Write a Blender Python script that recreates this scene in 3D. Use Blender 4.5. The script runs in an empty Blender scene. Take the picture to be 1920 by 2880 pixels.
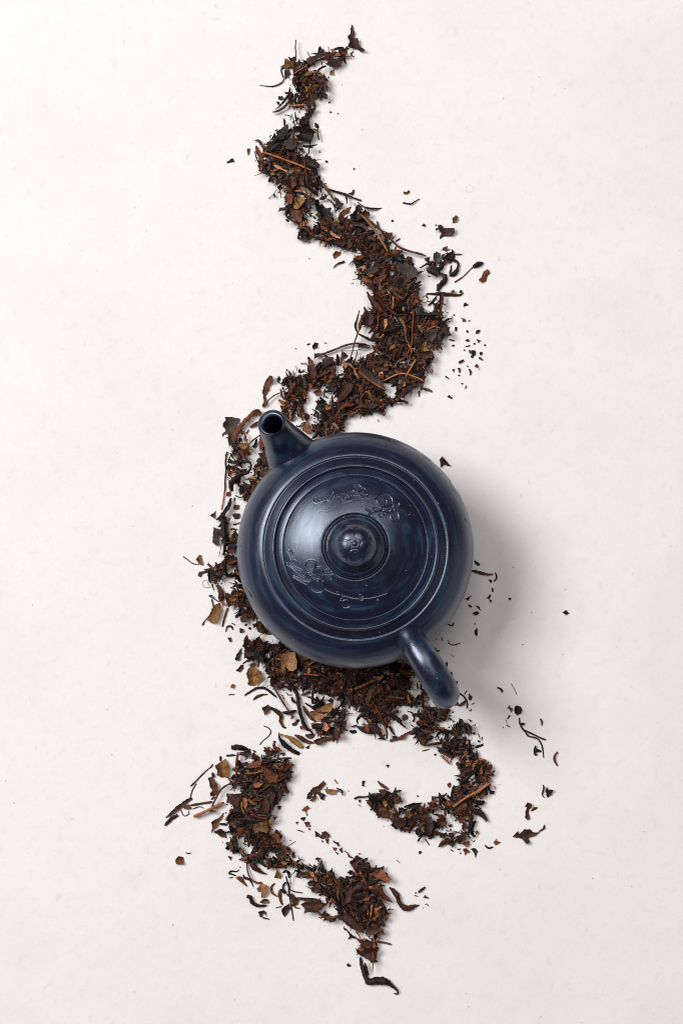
import bpy, bmesh, math, random
import numpy as np
from mathutils import Vector, noise as mnoise
from mathutils.geometry import delaunay_2d_cdt

# ------------------------------------------------------------------ scale
# The table is z = 0, metres.  S0: photo pixels per metre on the table.
S0 = 6593.0
CAM_D = 0.75                      # camera height above the table
NX, NY = 1020.0, 1850.0           # photo pixel straight below the lens
def gx(px): return (px - 960.0) / S0
def gy(py): return (1440.0 - py) / S0
CX, CY = gx(NX), gy(NY)
POT = (gx(1000.0), gy(1561.7))    # teapot axis on the table

sc = bpy.context.scene
col = sc.collection
rnd = random.Random(7)

# ------------------------------------------------------------------ camera
cam_d = bpy.data.cameras.new('camera')
cam = bpy.data.objects.new('camera', cam_d); col.objects.link(cam)
cam.location = (CX, CY, CAM_D)
cam.rotation_euler = (0, 0, 0)
cam_d.sensor_fit = 'VERTICAL'
cam_d.sensor_height = 36.0; cam_d.sensor_width = 24.0
cam_d.lens = 36.0 * CAM_D / (2880.0 / S0)
cam_d.shift_x = (960.0 - NX) / 2880.0
cam_d.shift_y = (NY - 1440.0) / 2880.0
cam_d.clip_start = 0.02; cam_d.clip_end = 20.0
sc.camera = cam

# ------------------------------------------------------------------ world, lamps, exposure
w = bpy.data.worlds.new('World'); sc.world = w; w.use_nodes = True
bg = w.node_tree.nodes['Background']
bg.inputs[0].default_value = (1.0, 0.93, 0.935, 1); bg.inputs[1].default_value = 0.085

def area(name, az, el, dist, size, energy, colour, size_y=None, aim=(0.0, 0.0, 0.02)):
    d = bpy.data.lights.new(name, 'AREA'); d.energy = energy; d.color = colour
    d.shape = 'RECTANGLE'; d.size = size; d.size_y = size_y or size
    o = bpy.data.objects.new(name, d); col.objects.link(o)
    a, e = math.radians(az), math.radians(el)
    p = Vector(aim) + Vector((math.cos(e)*math.cos(a), math.cos(e)*math.sin(a), math.sin(e))) * dist
    o.location = p
    o.rotation_euler = (Vector(aim) - p).to_track_quat('-Z', 'Y').to_euler()
    return o
area('window_softbox', 155, 50, 2.2, 1.05, 45.5, (1.0, 0.985, 0.97), 0.95)
area('overhead_fill', 80, 71, 1.9, 1.0, 12.5, (1.0, 0.93, 0.92), 1.05)  # added fill lamp, out of view, lightens the pot's shadow
area('right_fill', -15, 15, 1.8, 1.3, 1.2, (1.0, 0.955, 0.955), 0.5)  # dim unseen lamp, added low on the right as more shadow fill

sc.view_settings.view_transform = 'Standard'
sc.view_settings.look = 'None'
sc.view_settings.exposure = 0.0
sc.view_settings.gamma = 1.0
sc.render.engine = 'CYCLES'
sc.cycles.use_denoising = True
sc.cycles.pixel_filter_type = 'BLACKMAN_HARRIS'; sc.cycles.filter_width = 1.05
sc.cycles.max_bounces = 8

# ------------------------------------------------------------------ node helpers
def new_mat(name):
    m = bpy.data.materials.new(name); m.use_nodes = True
    nt = m.node_tree; b = nt.nodes['Principled BSDF']
    return m, nt, b
def N(nt, t, **kw):
    n = nt.nodes.new(t)
    for k, v in kw.items():
        if k in n.inputs.keys(): n.inputs[k].default_value = v
        else: setattr(n, k, v)
    return n
def L(nt, a, b): nt.links.new(a, b)
def math_n(nt, op, a, b=None, clamp=False):
    n = nt.nodes.new('ShaderNodeMath'); n.operation = op; n.use_clamp = clamp
    for i, v in enumerate((a, b)):
        if v is None: continue
        if isinstance(v, (int, float)): n.inputs[i].default_value = v
        else: L(nt, v, n.inputs[i])
    return n.outputs[0]
def ramp(nt, fac, stops):
    r = nt.nodes.new('ShaderNodeValToRGB')
    e = r.color_ramp.elements
    while len(e) > 1: e.remove(e[-1])
    e[0].position = stops[0][0]; e[0].color = (*stops[0][1], 1)
    for p, c in stops[1:]:
        k = e.new(p); k.color = (*c, 1)
    L(nt, fac, r.inputs[0]); return r.outputs[0]
def mixc(nt, fac, a, b, blend='MIX'):
    n = nt.nodes.new('ShaderNodeMix'); n.data_type = 'RGBA'; n.blend_type = blend
    for i, v in ((0, fac), (6, a), (7, b)):
        if isinstance(v, (int, float)): n.inputs[i].default_value = v
        elif isinstance(v, tuple): n.inputs[i].default_value = (*v, 1)
        else: L(nt, v, n.inputs[i])
    return n.outputs[2]

# ------------------------------------------------------------------ materials
def table_material():
    m, nt, b = new_mat('limewashed_board')
    tc = N(nt, 'ShaderNodeTexCoord').outputs['Object']
    # large cloudy limewash
    n1 = N(nt, 'ShaderNodeTexNoise', Scale=9.0, Detail=5.0, Roughness=0.62); L(nt, tc, n1.inputs['Vector'])
    n2 = N(nt, 'ShaderNodeTexNoise', Scale=42.0, Detail=4.0, Roughness=0.6); L(nt, tc, n2.inputs['Vector'])
    c = ramp(nt, n1.outputs[0], [(0.36, (0.838, 0.820, 0.814)), (0.50, (0.872, 0.860, 0.855)), (0.66, (0.848, 0.820, 0.804))])
    # beige worn patches where the plaster is rubbed through
    patch = math_n(nt, 'MULTIPLY', ramp(nt, n1.outputs[0], [(0.50, (0, 0, 0)), (0.64, (1, 1, 1))]),
                   ramp(nt, n2.outputs[0], [(0.42, (0, 0, 0)), (0.66, (1, 1, 1))]))
    c = mixc(nt, math_n(nt, 'MULTIPLY', patch, 0.3), c, (0.80, 0.715, 0.665))
    # small beige flecks, mostly upright
    mp = N(nt, 'ShaderNodeMapping'); mp.inputs['Scale'].default_value = (1.0, 0.62, 1.0); L(nt, tc, mp.inputs[0])
    wob = N(nt, 'ShaderNodeTexNoise', Scale=260.0, Detail=2.0); L(nt, tc, wob.inputs['Vector'])
    vadd = N(nt, 'ShaderNodeVectorMath', operation='MULTIPLY_ADD')
    L(nt, wob.outputs['Color'], vadd.inputs[0]); vadd.inputs[1].default_value = (0.004, 0.004, 0); L(nt, mp.outputs[0], vadd.inputs[2])
    for sc_, thr, amt, colr in ((130.0, 0.13, 0.42, (0.74, 0.63, 0.57)), (300.0, 0.15, 0.6, (0.72, 0.62, 0.57))):
        v = N(nt, 'ShaderNodeTexVoronoi', Scale=sc_); L(nt, vadd.outputs[0], v.inputs['Vector'])
        dot = ramp(nt, v.outputs['Distance'], [(thr * 0.55, (1, 1, 1)), (thr * 1.5, (0, 0, 0))])
        sep = N(nt, 'ShaderNodeSeparateColor'); L(nt, v.outputs['Color'], sep.inputs[0])
        pick = math_n(nt, 'GREATER_THAN', sep.outputs[0], 0.52)
        k = math_n(nt, 'MULTIPLY', math_n(nt, 'MULTIPLY', dot, pick), math_n(nt, 'MULTIPLY', sep.outputs[1], amt))
        k = math_n(nt, 'MULTIPLY', k, ramp(nt, n2.outputs[0], [(0.35, (0.25, 0.25, 0.25)), (0.6, (1, 1, 1))]))
        c = mixc(nt, k, c, colr)
    # fine even mottling
    n4 = N(nt, 'ShaderNodeTexNoise', Scale=210.0, Detail=5.0, Roughness=0.7); L(nt, tc, n4.inputs['Vector'])
    n5 = N(nt, 'ShaderNodeTexNoise', Scale=900.0, Detail=3.0, Roughness=0.7); L(nt, tc, n5.inputs['Vector'])
    c = mixc(nt, math_n(nt, 'MULTIPLY', ramp(nt, n4.outputs[0], [(0.52, (0, 0, 0)), (0.72, (1, 1, 1))]), 0.55), c, (0.80, 0.725, 0.68))
    c = mixc(nt, math_n(nt, 'MULTIPLY', ramp(nt, n5.outputs[0], [(0.40, (0, 0, 0)), (0.70, (1, 1, 1))]), 0.08), c, (0.72, 0.68, 0.66))
    # tiny dark specks
    v = N(nt, 'ShaderNodeTexVoronoi', Scale=95.0); L(nt, tc, v.inputs['Vector'])
    sep = N(nt, 'ShaderNodeSeparateColor'); L(nt, v.outputs['Color'], sep.inputs[0])
    k = math_n(nt, 'MULTIPLY', ramp(nt, v.outputs['Distance'], [(0.022, (1, 1, 1)), (0.045, (0, 0, 0))]), math_n(nt, 'GREATER_THAN', sep.outputs[2], 0.90))
    c = mixc(nt, math_n(nt, 'MULTIPLY', k, 0.5), c, (0.25, 0.17, 0.14))
    # stains that have a shape of their own: a drip ring and three tea spots
    def dist_to(px, py):
        d = N(nt, 'ShaderNodeVectorMath', operation='DISTANCE'); L(nt, tc, d.inputs[0]); d.inputs[1].default_value = (gx(px), gy(py), 0)
        return math_n(nt, 'ADD', d.outputs['Value'], math_n(nt, 'MULTIPLY', math_n(nt, 'SUBTRACT', n2.outputs[0], 0.5), 0.0008))
    d = math_n(nt, 'MULTIPLY', math_n(nt, 'ABSOLUTE', math_n(nt, 'SUBTRACT', dist_to(1320, 531), 0.00155)), 500.0)
    k = ramp(nt, d, [(0.08, (1, 1, 1)), (0.24, (0, 0, 0))])
    c = mixc(nt, math_n(nt, 'MULTIPLY', k, 0.42), c, (0.74, 0.58, 0.44))
    for px, py, r, a, cc in ((1403, 731, 0.0006, 0.7, (0.80, 0.56, 0.25)), (1082, 2146, 0.0013, 0.45, (0.78, 0.64, 0.46)),
                             (1063, 2095, 0.0020, 0.22, (0.76, 0.62, 0.55)), (1215, 690, 0.0008, 0.3, (0.75, 0.6, 0.46)), (1320, 1800, 0.003, 0.18, (0.7, 0.56, 0.48))):
        k = ramp(nt, math_n(nt, 'MULTIPLY', dist_to(px, py), 0.5 / r), [(0.2, (1, 1, 1)), (0.65, (0, 0, 0))])
        c = mixc(nt, math_n(nt, 'MULTIPLY', k, a), c, cc)
    L(nt, c, b.inputs['Base Color'])
    b.inputs['Roughness'].default_value = 0.62
    b.inputs['Specular IOR Level'].default_value = 0.25
    n3 = N(nt, 'ShaderNodeTexNoise', Scale=700.0, Detail=4.0, Roughness=0.6); L(nt, tc, n3.inputs['Vector'])
    h = math_n(nt, 'ADD', math_n(nt, 'MULTIPLY', n3.outputs[0], 0.5), n2.outputs[0])
    bp = N(nt, 'ShaderNodeBump', Strength=0.14, Distance=0.0015); L(nt, h, bp.inputs['Height']); L(nt, bp.outputs[0], b.inputs['Normal'])
    return m

def pot_material(name, turned=True):
    m, nt, b = new_mat(name)
    tc = N(nt, 'ShaderNodeTexCoord').outputs['Object']
    if turned:        # wheel-turned: marks run round the axis
        s = N(nt, 'ShaderNodeSeparateXYZ'); L(nt, tc, s.inputs[0])
        r = math_n(nt, 'SQRT', math_n(nt, 'ADD', math_n(nt, 'MULTIPLY', s.outputs[0], s.outputs[0]), math_n(nt, 'MULTIPLY', s.outputs[1], s.outputs[1])))
        rr = math_n(nt, 'MAXIMUM', r, 0.0005)
        cx = math_n(nt, 'DIVIDE', s.outputs[0], rr); cy = math_n(nt, 'DIVIDE', s.outputs[1], rr)
        prof = math_n(nt, 'ADD', r, math_n(nt, 'MULTIPLY', s.outputs[2], -0.7))
        def streak(a, bb, seed):
            cmb = N(nt, 'ShaderNodeCombineXYZ')
            L(nt, math_n(nt, 'MULTIPLY', cx, a), cmb.inputs[0]); L(nt, math_n(nt, 'MULTIPLY', cy, a), cmb.inputs[1])
            L(nt, math_n(nt, 'ADD', math_n(nt, 'MULTIPLY', prof, bb), seed), cmb.inputs[2]); return cmb.outputs[0]
        v1, v2, v3 = streak(2.2, 330.0, 3.1), streak(3.5, 1500.0, 9.0), streak(1.4, 110.0, 17.0)
    else:
        mp = N(nt, 'ShaderNodeMapping'); mp.inputs['Scale'].default_value = (1.0, 1.0, 1.0); L(nt, tc, mp.inputs[0])
        def vs(k):
            q = N(nt, 'ShaderNodeVectorMath', operation='SCALE'); L(nt, mp.outputs[0], q.inputs[0]); q.inputs['Scale'].default_value = k; return q.outputs[0]
        v1, v2, v3 = vs(170.0), vs(800.0), vs(70.0)
    n1 = N(nt, 'ShaderNodeTexNoise', Scale=1.0, Detail=4.0, Roughness=0.6, Distortion=0.25); L(nt, v1, n1.inputs['Vector'])
    n2 = N(nt, 'ShaderNodeTexNoise', Scale=1.0, Detail=3.0, Roughness=0.6); L(nt, v2, n2.inputs['Vector'])
    n3 = N(nt, 'ShaderNodeTexNoise', Scale=1.0, Detail=3.0, Roughness=0.55); L(nt, v3, n3.inputs['Vector'])
    k1 = ramp(nt, n1.outputs[0], [(0.47, (0, 0, 0)), (0.70, (1, 1, 1))])
    k3 = ramp(nt, n3.outputs[0], [(0.38, (0, 0, 0)), (0.66, (1, 1, 1))])
    c = mixc(nt, k3, (0.0062, 0.0056, 0.0200), (0.0034, 0.0066, 0.0320))
    c = mixc(nt, math_n(nt, 'MULTIPLY', math_n(nt, 'MULTIPLY', k1, k3), 0.95), c, (0.015, 0.054, 0.096))
    k2 = ramp(nt, n2.outputs[0], [(0.52, (0, 0, 0)), (0.74, (1, 1, 1))])
    c = mixc(nt, math_n(nt, 'MULTIPLY', math_n(nt, 'MULTIPLY', k1, k2), 0.85), c, (0.034, 0.092, 0.112))
    # pale dust grains
    v = N(nt, 'ShaderNodeTexVoronoi', Scale=330.0); L(nt, tc, v.inputs['Vector'])
    sep = N(nt, 'ShaderNodeSeparateColor'); L(nt, v.outputs['Color'], sep.inputs[0])
    k = math_n(nt, 'MULTIPLY', ramp(nt, v.outputs['Distance'], [(0.045, (1, 1, 1)), (0.085, (0, 0, 0))]), math_n(nt, 'GREATER_THAN', sep.outputs[1], 0.80))
    c = mixc(nt, math_n(nt, 'MULTIPLY', k, 0.8), c, (0.45, 0.46, 0.50))
    L(nt, c, b.inputs['Base Color'])
    ro = math_n(nt, 'ADD', math_n(nt, 'MULTIPLY', n1.outputs[0], 0.26), 0.155)
    ro = math_n(nt, 'ADD', ro, math_n(nt, 'MULTIPLY', math_n(nt, 'SUBTRACT', n2.outputs[0], 0.5), 0.10))
    ro = math_n(nt, 'ADD', ro, math_n(nt, 'MULTIPLY', math_n(nt, 'SUBTRACT', n3.outputs[0], 0.42), 0.22))
    L(nt, ro, b.inputs['Roughness'])
    b.inputs['Specular IOR Level'].default_value = 0.80; b.inputs['IOR'].default_value = 1.62
    b.inputs['Specular Tint'].default_value = (0.72, 0.83, 1.0, 1)
    fine = N(nt, 'ShaderNodeTexNoise', Scale=2600.0, Detail=2.0); L(nt, tc, fine.inputs['Vector'])
    h = math_n(nt, 'ADD', math_n(nt, 'MULTIPLY', n2.outputs[0], 0.45), math_n(nt, 'MULTIPLY', n1.outputs[0], 1.6))
    h = math_n(nt, 'ADD', h, math_n(nt, 'MULTIPLY', fine.outputs[0], 0.75))
    bp = N(nt, 'ShaderNodeBump', Strength=0.26, Distance=0.00018); L(nt, h, bp.inputs['Height']); L(nt, bp.outputs[0], b.inputs['Normal'])
    return m

def leaf_material(name, ca, cb, cc, rough=0.48, spec=0.20):
    m, nt, b = new_mat(name)
    tc = N(nt, 'ShaderNodeTexCoord').outputs['Object']
    at = N(nt, 'ShaderNodeAttribute', attribute_name='tint').outputs['Fac']
    n1 = N(nt, 'ShaderNodeTexNoise', Scale=430.0, Detail=4.0, Roughness=0.65); L(nt, tc, n1.inputs['Vector'])
    n2 = N(nt, 'ShaderNodeTexNoise', Scale=1900.0, Detail=3.0, Roughness=0.6); L(nt, tc, n2.inputs['Vector'])
    f = math_n(nt, 'ADD', math_n(nt, 'MULTIPLY', math_n(nt, 'SUBTRACT', n1.outputs[0], 0.5), 1.5), at)
    c = ramp(nt, f, [(0.08, ca), (0.50, cb), (0.98, cc)])
    k = ramp(nt, n2.outputs[0], [(0.36, (0.55, 0.55, 0.55)), (0.62, (1.12, 1.12, 1.12))])
    c = mixc(nt, 1.0, c, k, 'MULTIPLY')
    L(nt, c, b.inputs['Base Color'])
    L(nt, math_n(nt, 'ADD', math_n(nt, 'MULTIPLY', n1.outputs[0], 0.3), rough - 0.15), b.inputs['Roughness'])
    b.inputs['Specular IOR Level'].default_value = spec
    h = math_n(nt, 'ADD', math_n(nt, 'MULTIPLY', n1.outputs[0], 1.0), math_n(nt, 'MULTIPLY', n2.outputs[0], 0.35))
    bp = N(nt, 'ShaderNodeBump', Strength=0.75, Distance=0.0006); L(nt, h, bp.inputs['Height']); L(nt, bp.outputs[0], b.inputs['Normal'])
    return m

M_TABLE = table_material()
M_POT = pot_material('blue_black_clay_turned')
M_POT2 = pot_material('blue_black_clay_moulded', turned=False)
CODES = 'kdgprtyo'
MATS = {
 'k': leaf_material('leaf_black', (0.0042, 0.0030, 0.0028), (0.0115, 0.0074, 0.0066), (0.038, 0.020, 0.015), 0.45, 0.24),
 'd': leaf_material('leaf_dark_brown', (0.012, 0.0056, 0.0042), (0.060, 0.0205, 0.0112), (0.190, 0.060, 0.025)),
 'g': leaf_material('leaf_grey_brown', (0.016, 0.0125, 0.012), (0.046, 0.034, 0.031), (0.110, 0.078, 0.064), 0.55),
 'p': leaf_material('leaf_purple_brown', (0.018, 0.008, 0.0078), (0.058, 0.0225, 0.0185), (0.145, 0.054, 0.038), 0.5),
 'r': leaf_material('leaf_rust', (0.030, 0.009, 0.005), (0.145, 0.040, 0.017), (0.340, 0.104, 0.036), 0.5),
 't': leaf_material('leaf_tan', (0.095, 0.038, 0.015), (0.300, 0.138, 0.056), (0.50, 0.270, 0.120), 0.5),
 'y': leaf_material('leaf_olive_ochre', (0.042, 0.019, 0.007), (0.170, 0.078, 0.018), (0.40, 0.215, 0.050), 0.42, 0.3),
 'o': leaf_material('stem_orange', (0.16, 0.050, 0.020), (0.46, 0.165, 0.066), (0.66, 0.330, 0.150), 0.5),
}

# ------------------------------------------------------------------ mesh helpers
WORLD = {}
def mesh_obj(name, verts, faces, mat, parent=None, smooth=False, tint=None, origin=None):
    v = np.asarray(verts, dtype=float)
    if origin is None: origin = (0, 0, 0)
    o3 = np.asarray(origin, dtype=float)
    me = bpy.data.meshes.new(name)
    me.from_pydata([tuple(x) for x in (v - o3)], [], faces)
    mats = mat if isinstance(mat, list) else [mat]
    for mm in mats: me.materials.append(mm)
    if smooth: me.polygons.foreach_set('use_smooth', [True] * len(me.polygons))
    if tint is not None:
        a = me.attributes.new('tint', 'FLOAT', 'POINT')
        t = np.full(len(v), tint, dtype=np.float32) if np.isscalar(tint) else np.asarray(tint, dtype=np.float32)
        a.data.foreach_set('value', t)
    me.update()
    o = bpy.data.objects.new(name, me); col.objects.link(o)
    if parent is not None:
        o.parent = parent
        o.location = tuple(o3 - WORLD.get(parent.name, np.array(parent.location[:])))
    else:
        o.location = tuple(o3)
    WORLD[o.name] = o3
    return o
def tag(o, label=None, cat=None, group=None, kind=None):
    if label: o['label'] = label
    if cat: o['category'] = cat
    if group: o['group'] = group
    if kind: o['kind'] = kind

# ------------------------------------------------------------------ the table
def build_table():
    nx, ny, sx, sy = 60, 80, 0.9, 1.2
    vs, fs = [], []
    for j in range(ny + 1):
        for i in range(nx + 1):
            x = -sx + 2 * sx * i / nx; y = -sy + 2 * sy * j / ny
            vs.append((x, y, 0.0))
    for j in range(ny):
        for i in range(nx):
            a = j * (nx + 1) + i; fs.append((a, a + 1, a + nx + 2, a + nx + 1))
    o = mesh_obj('table_surface', vs, fs, M_TABLE)
    tag(o, 'off-white limewashed tabletop with faint beige flecks', kind='structure')
build_table()
# ------------------------------------------------------------------ the teapot
MM = 0.001
PH = math.radians(123.8)          # spout bearing
HH = math.radians(301.7)          # handle bearing
def to_px(P):
    """where a point of the pot lies on the photograph (used only to lay out the engraved drawing)"""
    k = CAM_D / (CAM_D - P[:, 2])
    return np.stack([NX + (P[:, 0] - CX) * S0 * k, NY - (P[:, 1] - CY) * S0 * k], 1)
def engrave(P, Nrm, strokes, sigma, depth, raised=0.35):
    """cut grooves (with a slight burr beside them) into a surface along strokes"""
    q = to_px(P); d2 = np.full(len(P), 1e9); rim = np.zeros(len(P))
    for st in strokes:
        st = np.asarray(st, float)
        for a, b in zip(st[:-1], st[1:]):
            lo = np.minimum(a, b) - 14; hi = np.maximum(a, b) + 14
            m = np.where((q[:, 0] > lo[0]) & (q[:, 0] < hi[0]) & (q[:, 1] > lo[1]) & (q[:, 1] < hi[1]))[0]
            if not len(m): continue
            ab = b - a; t = np.clip(((q[m] - a) @ ab) / max(ab @ ab, 1e-9), 0, 1)
            dd = ((q[m] - a - t[:, None] * ab) ** 2).sum(1)
            d2[m] = np.minimum(d2[m], dd)
    g = np.exp(-d2 / (2 * sigma ** 2))
    ring = np.exp(-(np.sqrt(d2) - 2.6 * sigma) ** 2 / (2 * (sigma * 0.9) ** 2))
    return P + Nrm * (-(g * depth) + ring * depth * raised)[:, None]
def ell(cx, cy, rx, ry, a0=0, a1=360, n=22, rot=0):
    out = []
    for i in range(n + 1):
        t = math.radians(a0 + (a1 - a0) * i / n); c, s = math.cos(math.radians(rot)), math.sin(math.radians(rot))
        x, y = rx * math.cos(t), ry * math.sin(t)
        out.append((cx + c * x - s * y, cy + s * x + c * y))
    return out
def crop(pts, ox, oy, s): return [(ox + x / s, oy + y / s) for x, y in pts]
def lid_strokes():
    A = [[(110, 280), (200, 250), (280, 225), (380, 200), (480, 192), (560, 190), (620, 200), (700, 220), (770, 218)],
         ell(110, 262, 17, 17), ell(290, 197, 17, 17), ell(262, 240, 15, 15), ell(440, 240, 27, 25), ell(485, 228, 14, 26, 90, -90),
         ell(557, 135, 52, 42), ell(634, 155, 16, 22), ell(625, 215, 14, 14), ell(692, 222, 10, 10),
         ell(860, 265, 92, 72, rot=20), ell(970, 440, 46, 62, rot=-8), ell(905, 365, 60, 34, 200, 20),
         ell(870, 310, 7, 7), ell(912, 380, 8, 8), ell(952, 330, 8, 20), ell(890, 350, 7, 7), ell(962, 366, 7, 7), ell(880, 290, 5, 30),
         [(690, 420), (760, 395), (835, 378)], [(665, 370), (720, 395), (760, 450)], ell(755, 365, 12, 8), ell(815, 432, 12, 14), ell(860, 410, 8, 14),
         [(940, 300), (1010, 320), (1090, 330), (1145, 318)], [(1020, 340), (1100, 370), (1150, 395), (1185, 425)], ell(1015, 310, 9, 16), ell(1128, 418, 9, 7)]
    B = [[(185, 185), (210, 220), (230, 285)], ell(237, 205, 10, 12), ell(263, 318, 12, 12),
         [(165, 330), (230, 370), (300, 430), (370, 490), (405, 525)], [(210, 340), (270, 380), (340, 410), (360, 460), (395, 480)],
         [(250, 460), (320, 485), (370, 515), (425, 530), (470, 515)], [(250, 475), (320, 515), (400, 560)],
         ell(448, 355, 55, 55), ell(535, 428, 46, 50, 160, 400), ell(428, 478, 36, 34), ell(525, 570, 84, 76), ell(575, 480, 25, 40, -90, 90),
         ell(480, 465, 9, 9), ell(505, 488, 9, 9), ell(530, 478, 8, 8), ell(470, 492, 7, 7), ell(520, 512, 8, 8), [(440, 455), (490, 455), (530, 470)], [(450, 480), (500, 482)],
         [(595, 455), (660, 445), (735, 432)], ell(635, 415, 14, 9), ell(665, 490, 10, 8),
         [(600, 610), (680, 650), (740, 665), (830, 690), (920, 712), (1010, 718), (1110, 708), (1190, 690), (1280, 660)],
         ell(740, 655, 14, 14), ell(790, 690, 14, 14), ell(780, 725, 18, 13), ell(830, 772, 52, 44), ell(995, 685, 24, 18), ell(1200, 668, 9, 9), ell(1175, 722, 8, 10), ell(1000, 726, 14, 8)]
    return [crop(s, 860, 1340, 3.92) for s in A] + [crop(s, 760, 1500, 3.92) for s in B]
def side_strokes():
    C = [[(120, 200), (230, 232), (330, 275), (430, 330), (470, 352)], [(180, 212), (300, 272), (400, 318)], [(555, 425), (650, 490), (760, 575), (865, 668)],
         [(650, 500), (700, 560), (780, 612), (860, 665)], [(700, 505), (790, 590)],
         [(945, 785), (960, 850), (1000, 920), (1040, 970)], [(945, 785), (1000, 835), (1050, 920)], ell(1012, 880, 10, 26, rot=-30),
         [(1045, 990), (1070, 1060), (1130, 1140)], [(1060, 985), (1095, 1060), (1130, 1120)], [(1075, 985), (1120, 1070), (1150, 1100)],
         [(1170, 1350), (1200, 1400), (1250, 1475), (1285, 1570)], [(1225, 1400), (1265, 1480), (1288, 1600)]]
    D = [[(700, 330), (715, 360), (725, 400)], [(690, 330), (700, 400)], [(755, 840), (800, 890), (840, 960)]]
    return [crop(s, 1080, 1200, 5.2267) for s in C] + [crop(s, 500, 1440, 4.0) for s in D]

def smooth_profile(pts, step):
    """Catmull-Rom through (r, z) control points in mm; a 3rd value 1 marks a sharp corner"""
    out = []
    n = len(pts)
    for i in range(n - 1):
        p1, p2 = np.array(pts[i][:2], float), np.array(pts[i + 1][:2], float)
        p0 = np.array(pts[max(i - 1, 0)][:2], float); p3 = np.array(pts[min(i + 2, n - 1)][:2], float)
        if len(pts[i]) > 2: p0 = 2 * p1 - p2
        if len(pts[i + 1]) > 2: p3 = 2 * p2 - p1
        m = max(2, int(np.linalg.norm(p2 - p1) / step))
        for k in range(m):
            t = k / m
            out.append(0.5 * ((2 * p1) + (-p0 + p2) * t + (2 * p0 - 5 * p1 + 4 * p2 - p3) * t * t + (-p0 + 3 * p1 - 3 * p2 + p3) * t ** 3))
    out.append(np.array(pts[-1][:2], float))
    return np.array(out)
def lathe(prof, nseg):
    """(verts, faces, normals, r index) around the pot axis; profile in mm from the outside inwards"""
    th = np.linspace(0, 2 * math.pi, nseg, endpoint=False)
    c, s = np.cos(th), np.sin(th)
    P = np.stack([np.outer(prof[:, 0], c), np.outer(prof[:, 0], s), np.repeat(prof[:, 1][:, None], nseg, 1)], 2).reshape(-1, 3) * MM
    t = np.gradient(prof, axis=0); nr = np.stack([t[:, 1], -t[:, 0]], 1); nr /= np.linalg.norm(nr, axis=1)[:, None] + 1e-9
    Nn = np.stack([np.outer(nr[:, 0], c), np.outer(nr[:, 0], s), np.repeat(nr[:, 1][:, None], nseg, 1)], 2).reshape(-1, 3)
    fs = []
    m = len(prof)
    for j in range(m - 1):
        for i in range(nseg):
            k = (i + 1) % nseg
            fs.append((j * nseg + i, j * nseg + k, (j + 1) * nseg + k, (j + 1) * nseg + i))
    return P, fs, Nn
def sweep(path, radii, nseg, squash=1.0, caps=True):
    """tube along 3-D points (mm, pot frame)"""
    path = np.asarray(path, float); vs, fs = [], []
    prev = None
    for j, p in enumerate(path):
        t = path[min(j + 1, len(path) - 1)] - path[max(j - 1, 0)]; t /= np.linalg.norm(t)
        u = np.array([-math.sin(PH), math.cos(PH), 0.0])      # horizontal, across spout and handle plane
        u = u - t * (u @ t); u /= np.linalg.norm(u)
        v = np.cross(t, u)
        ra, rb = radii[j] if hasattr(radii[j], '__len__') else (radii[j], radii[j])
        for i in range(nseg):
            a = 2 * math.pi * i / nseg
            vs.append((p + u * math.cos(a) * ra + v * math.sin(a) * rb) * MM)
    for j in range(len(path) - 1):
        for i in range(nseg):
            k = (i + 1) % nseg
            fs.append((j * nseg + i, j * nseg + k, (j + 1) * nseg + k, (j + 1) * nseg + i))
    if caps:
        fs.append(tuple(range(nseg))[::-1]); fs.append(tuple((len(path) - 1) * nseg + i for i in range(nseg)))
    return np.array(vs), fs
def cr(pts, n):
    pts = np.asarray(pts, float); out = []
    P = np.vstack([2 * pts[0] - pts[1], pts, 2 * pts[-1] - pts[-2]])
    for i in range(1, len(P) - 2):
        for k in range(n):
            t = k / n; p0, p1, p2, p3 = P[i - 1:i + 3]
            out.append(0.5 * ((2 * p1) + (-p0 + p2) * t + (2 * p0 - 5 * p1 + 4 * p2 - p3) * t * t + (-p0 + 3 * p1 - 3 * p2 + p3) * t ** 3))
    out.append(P[-2]); return np.array(out)

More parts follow.
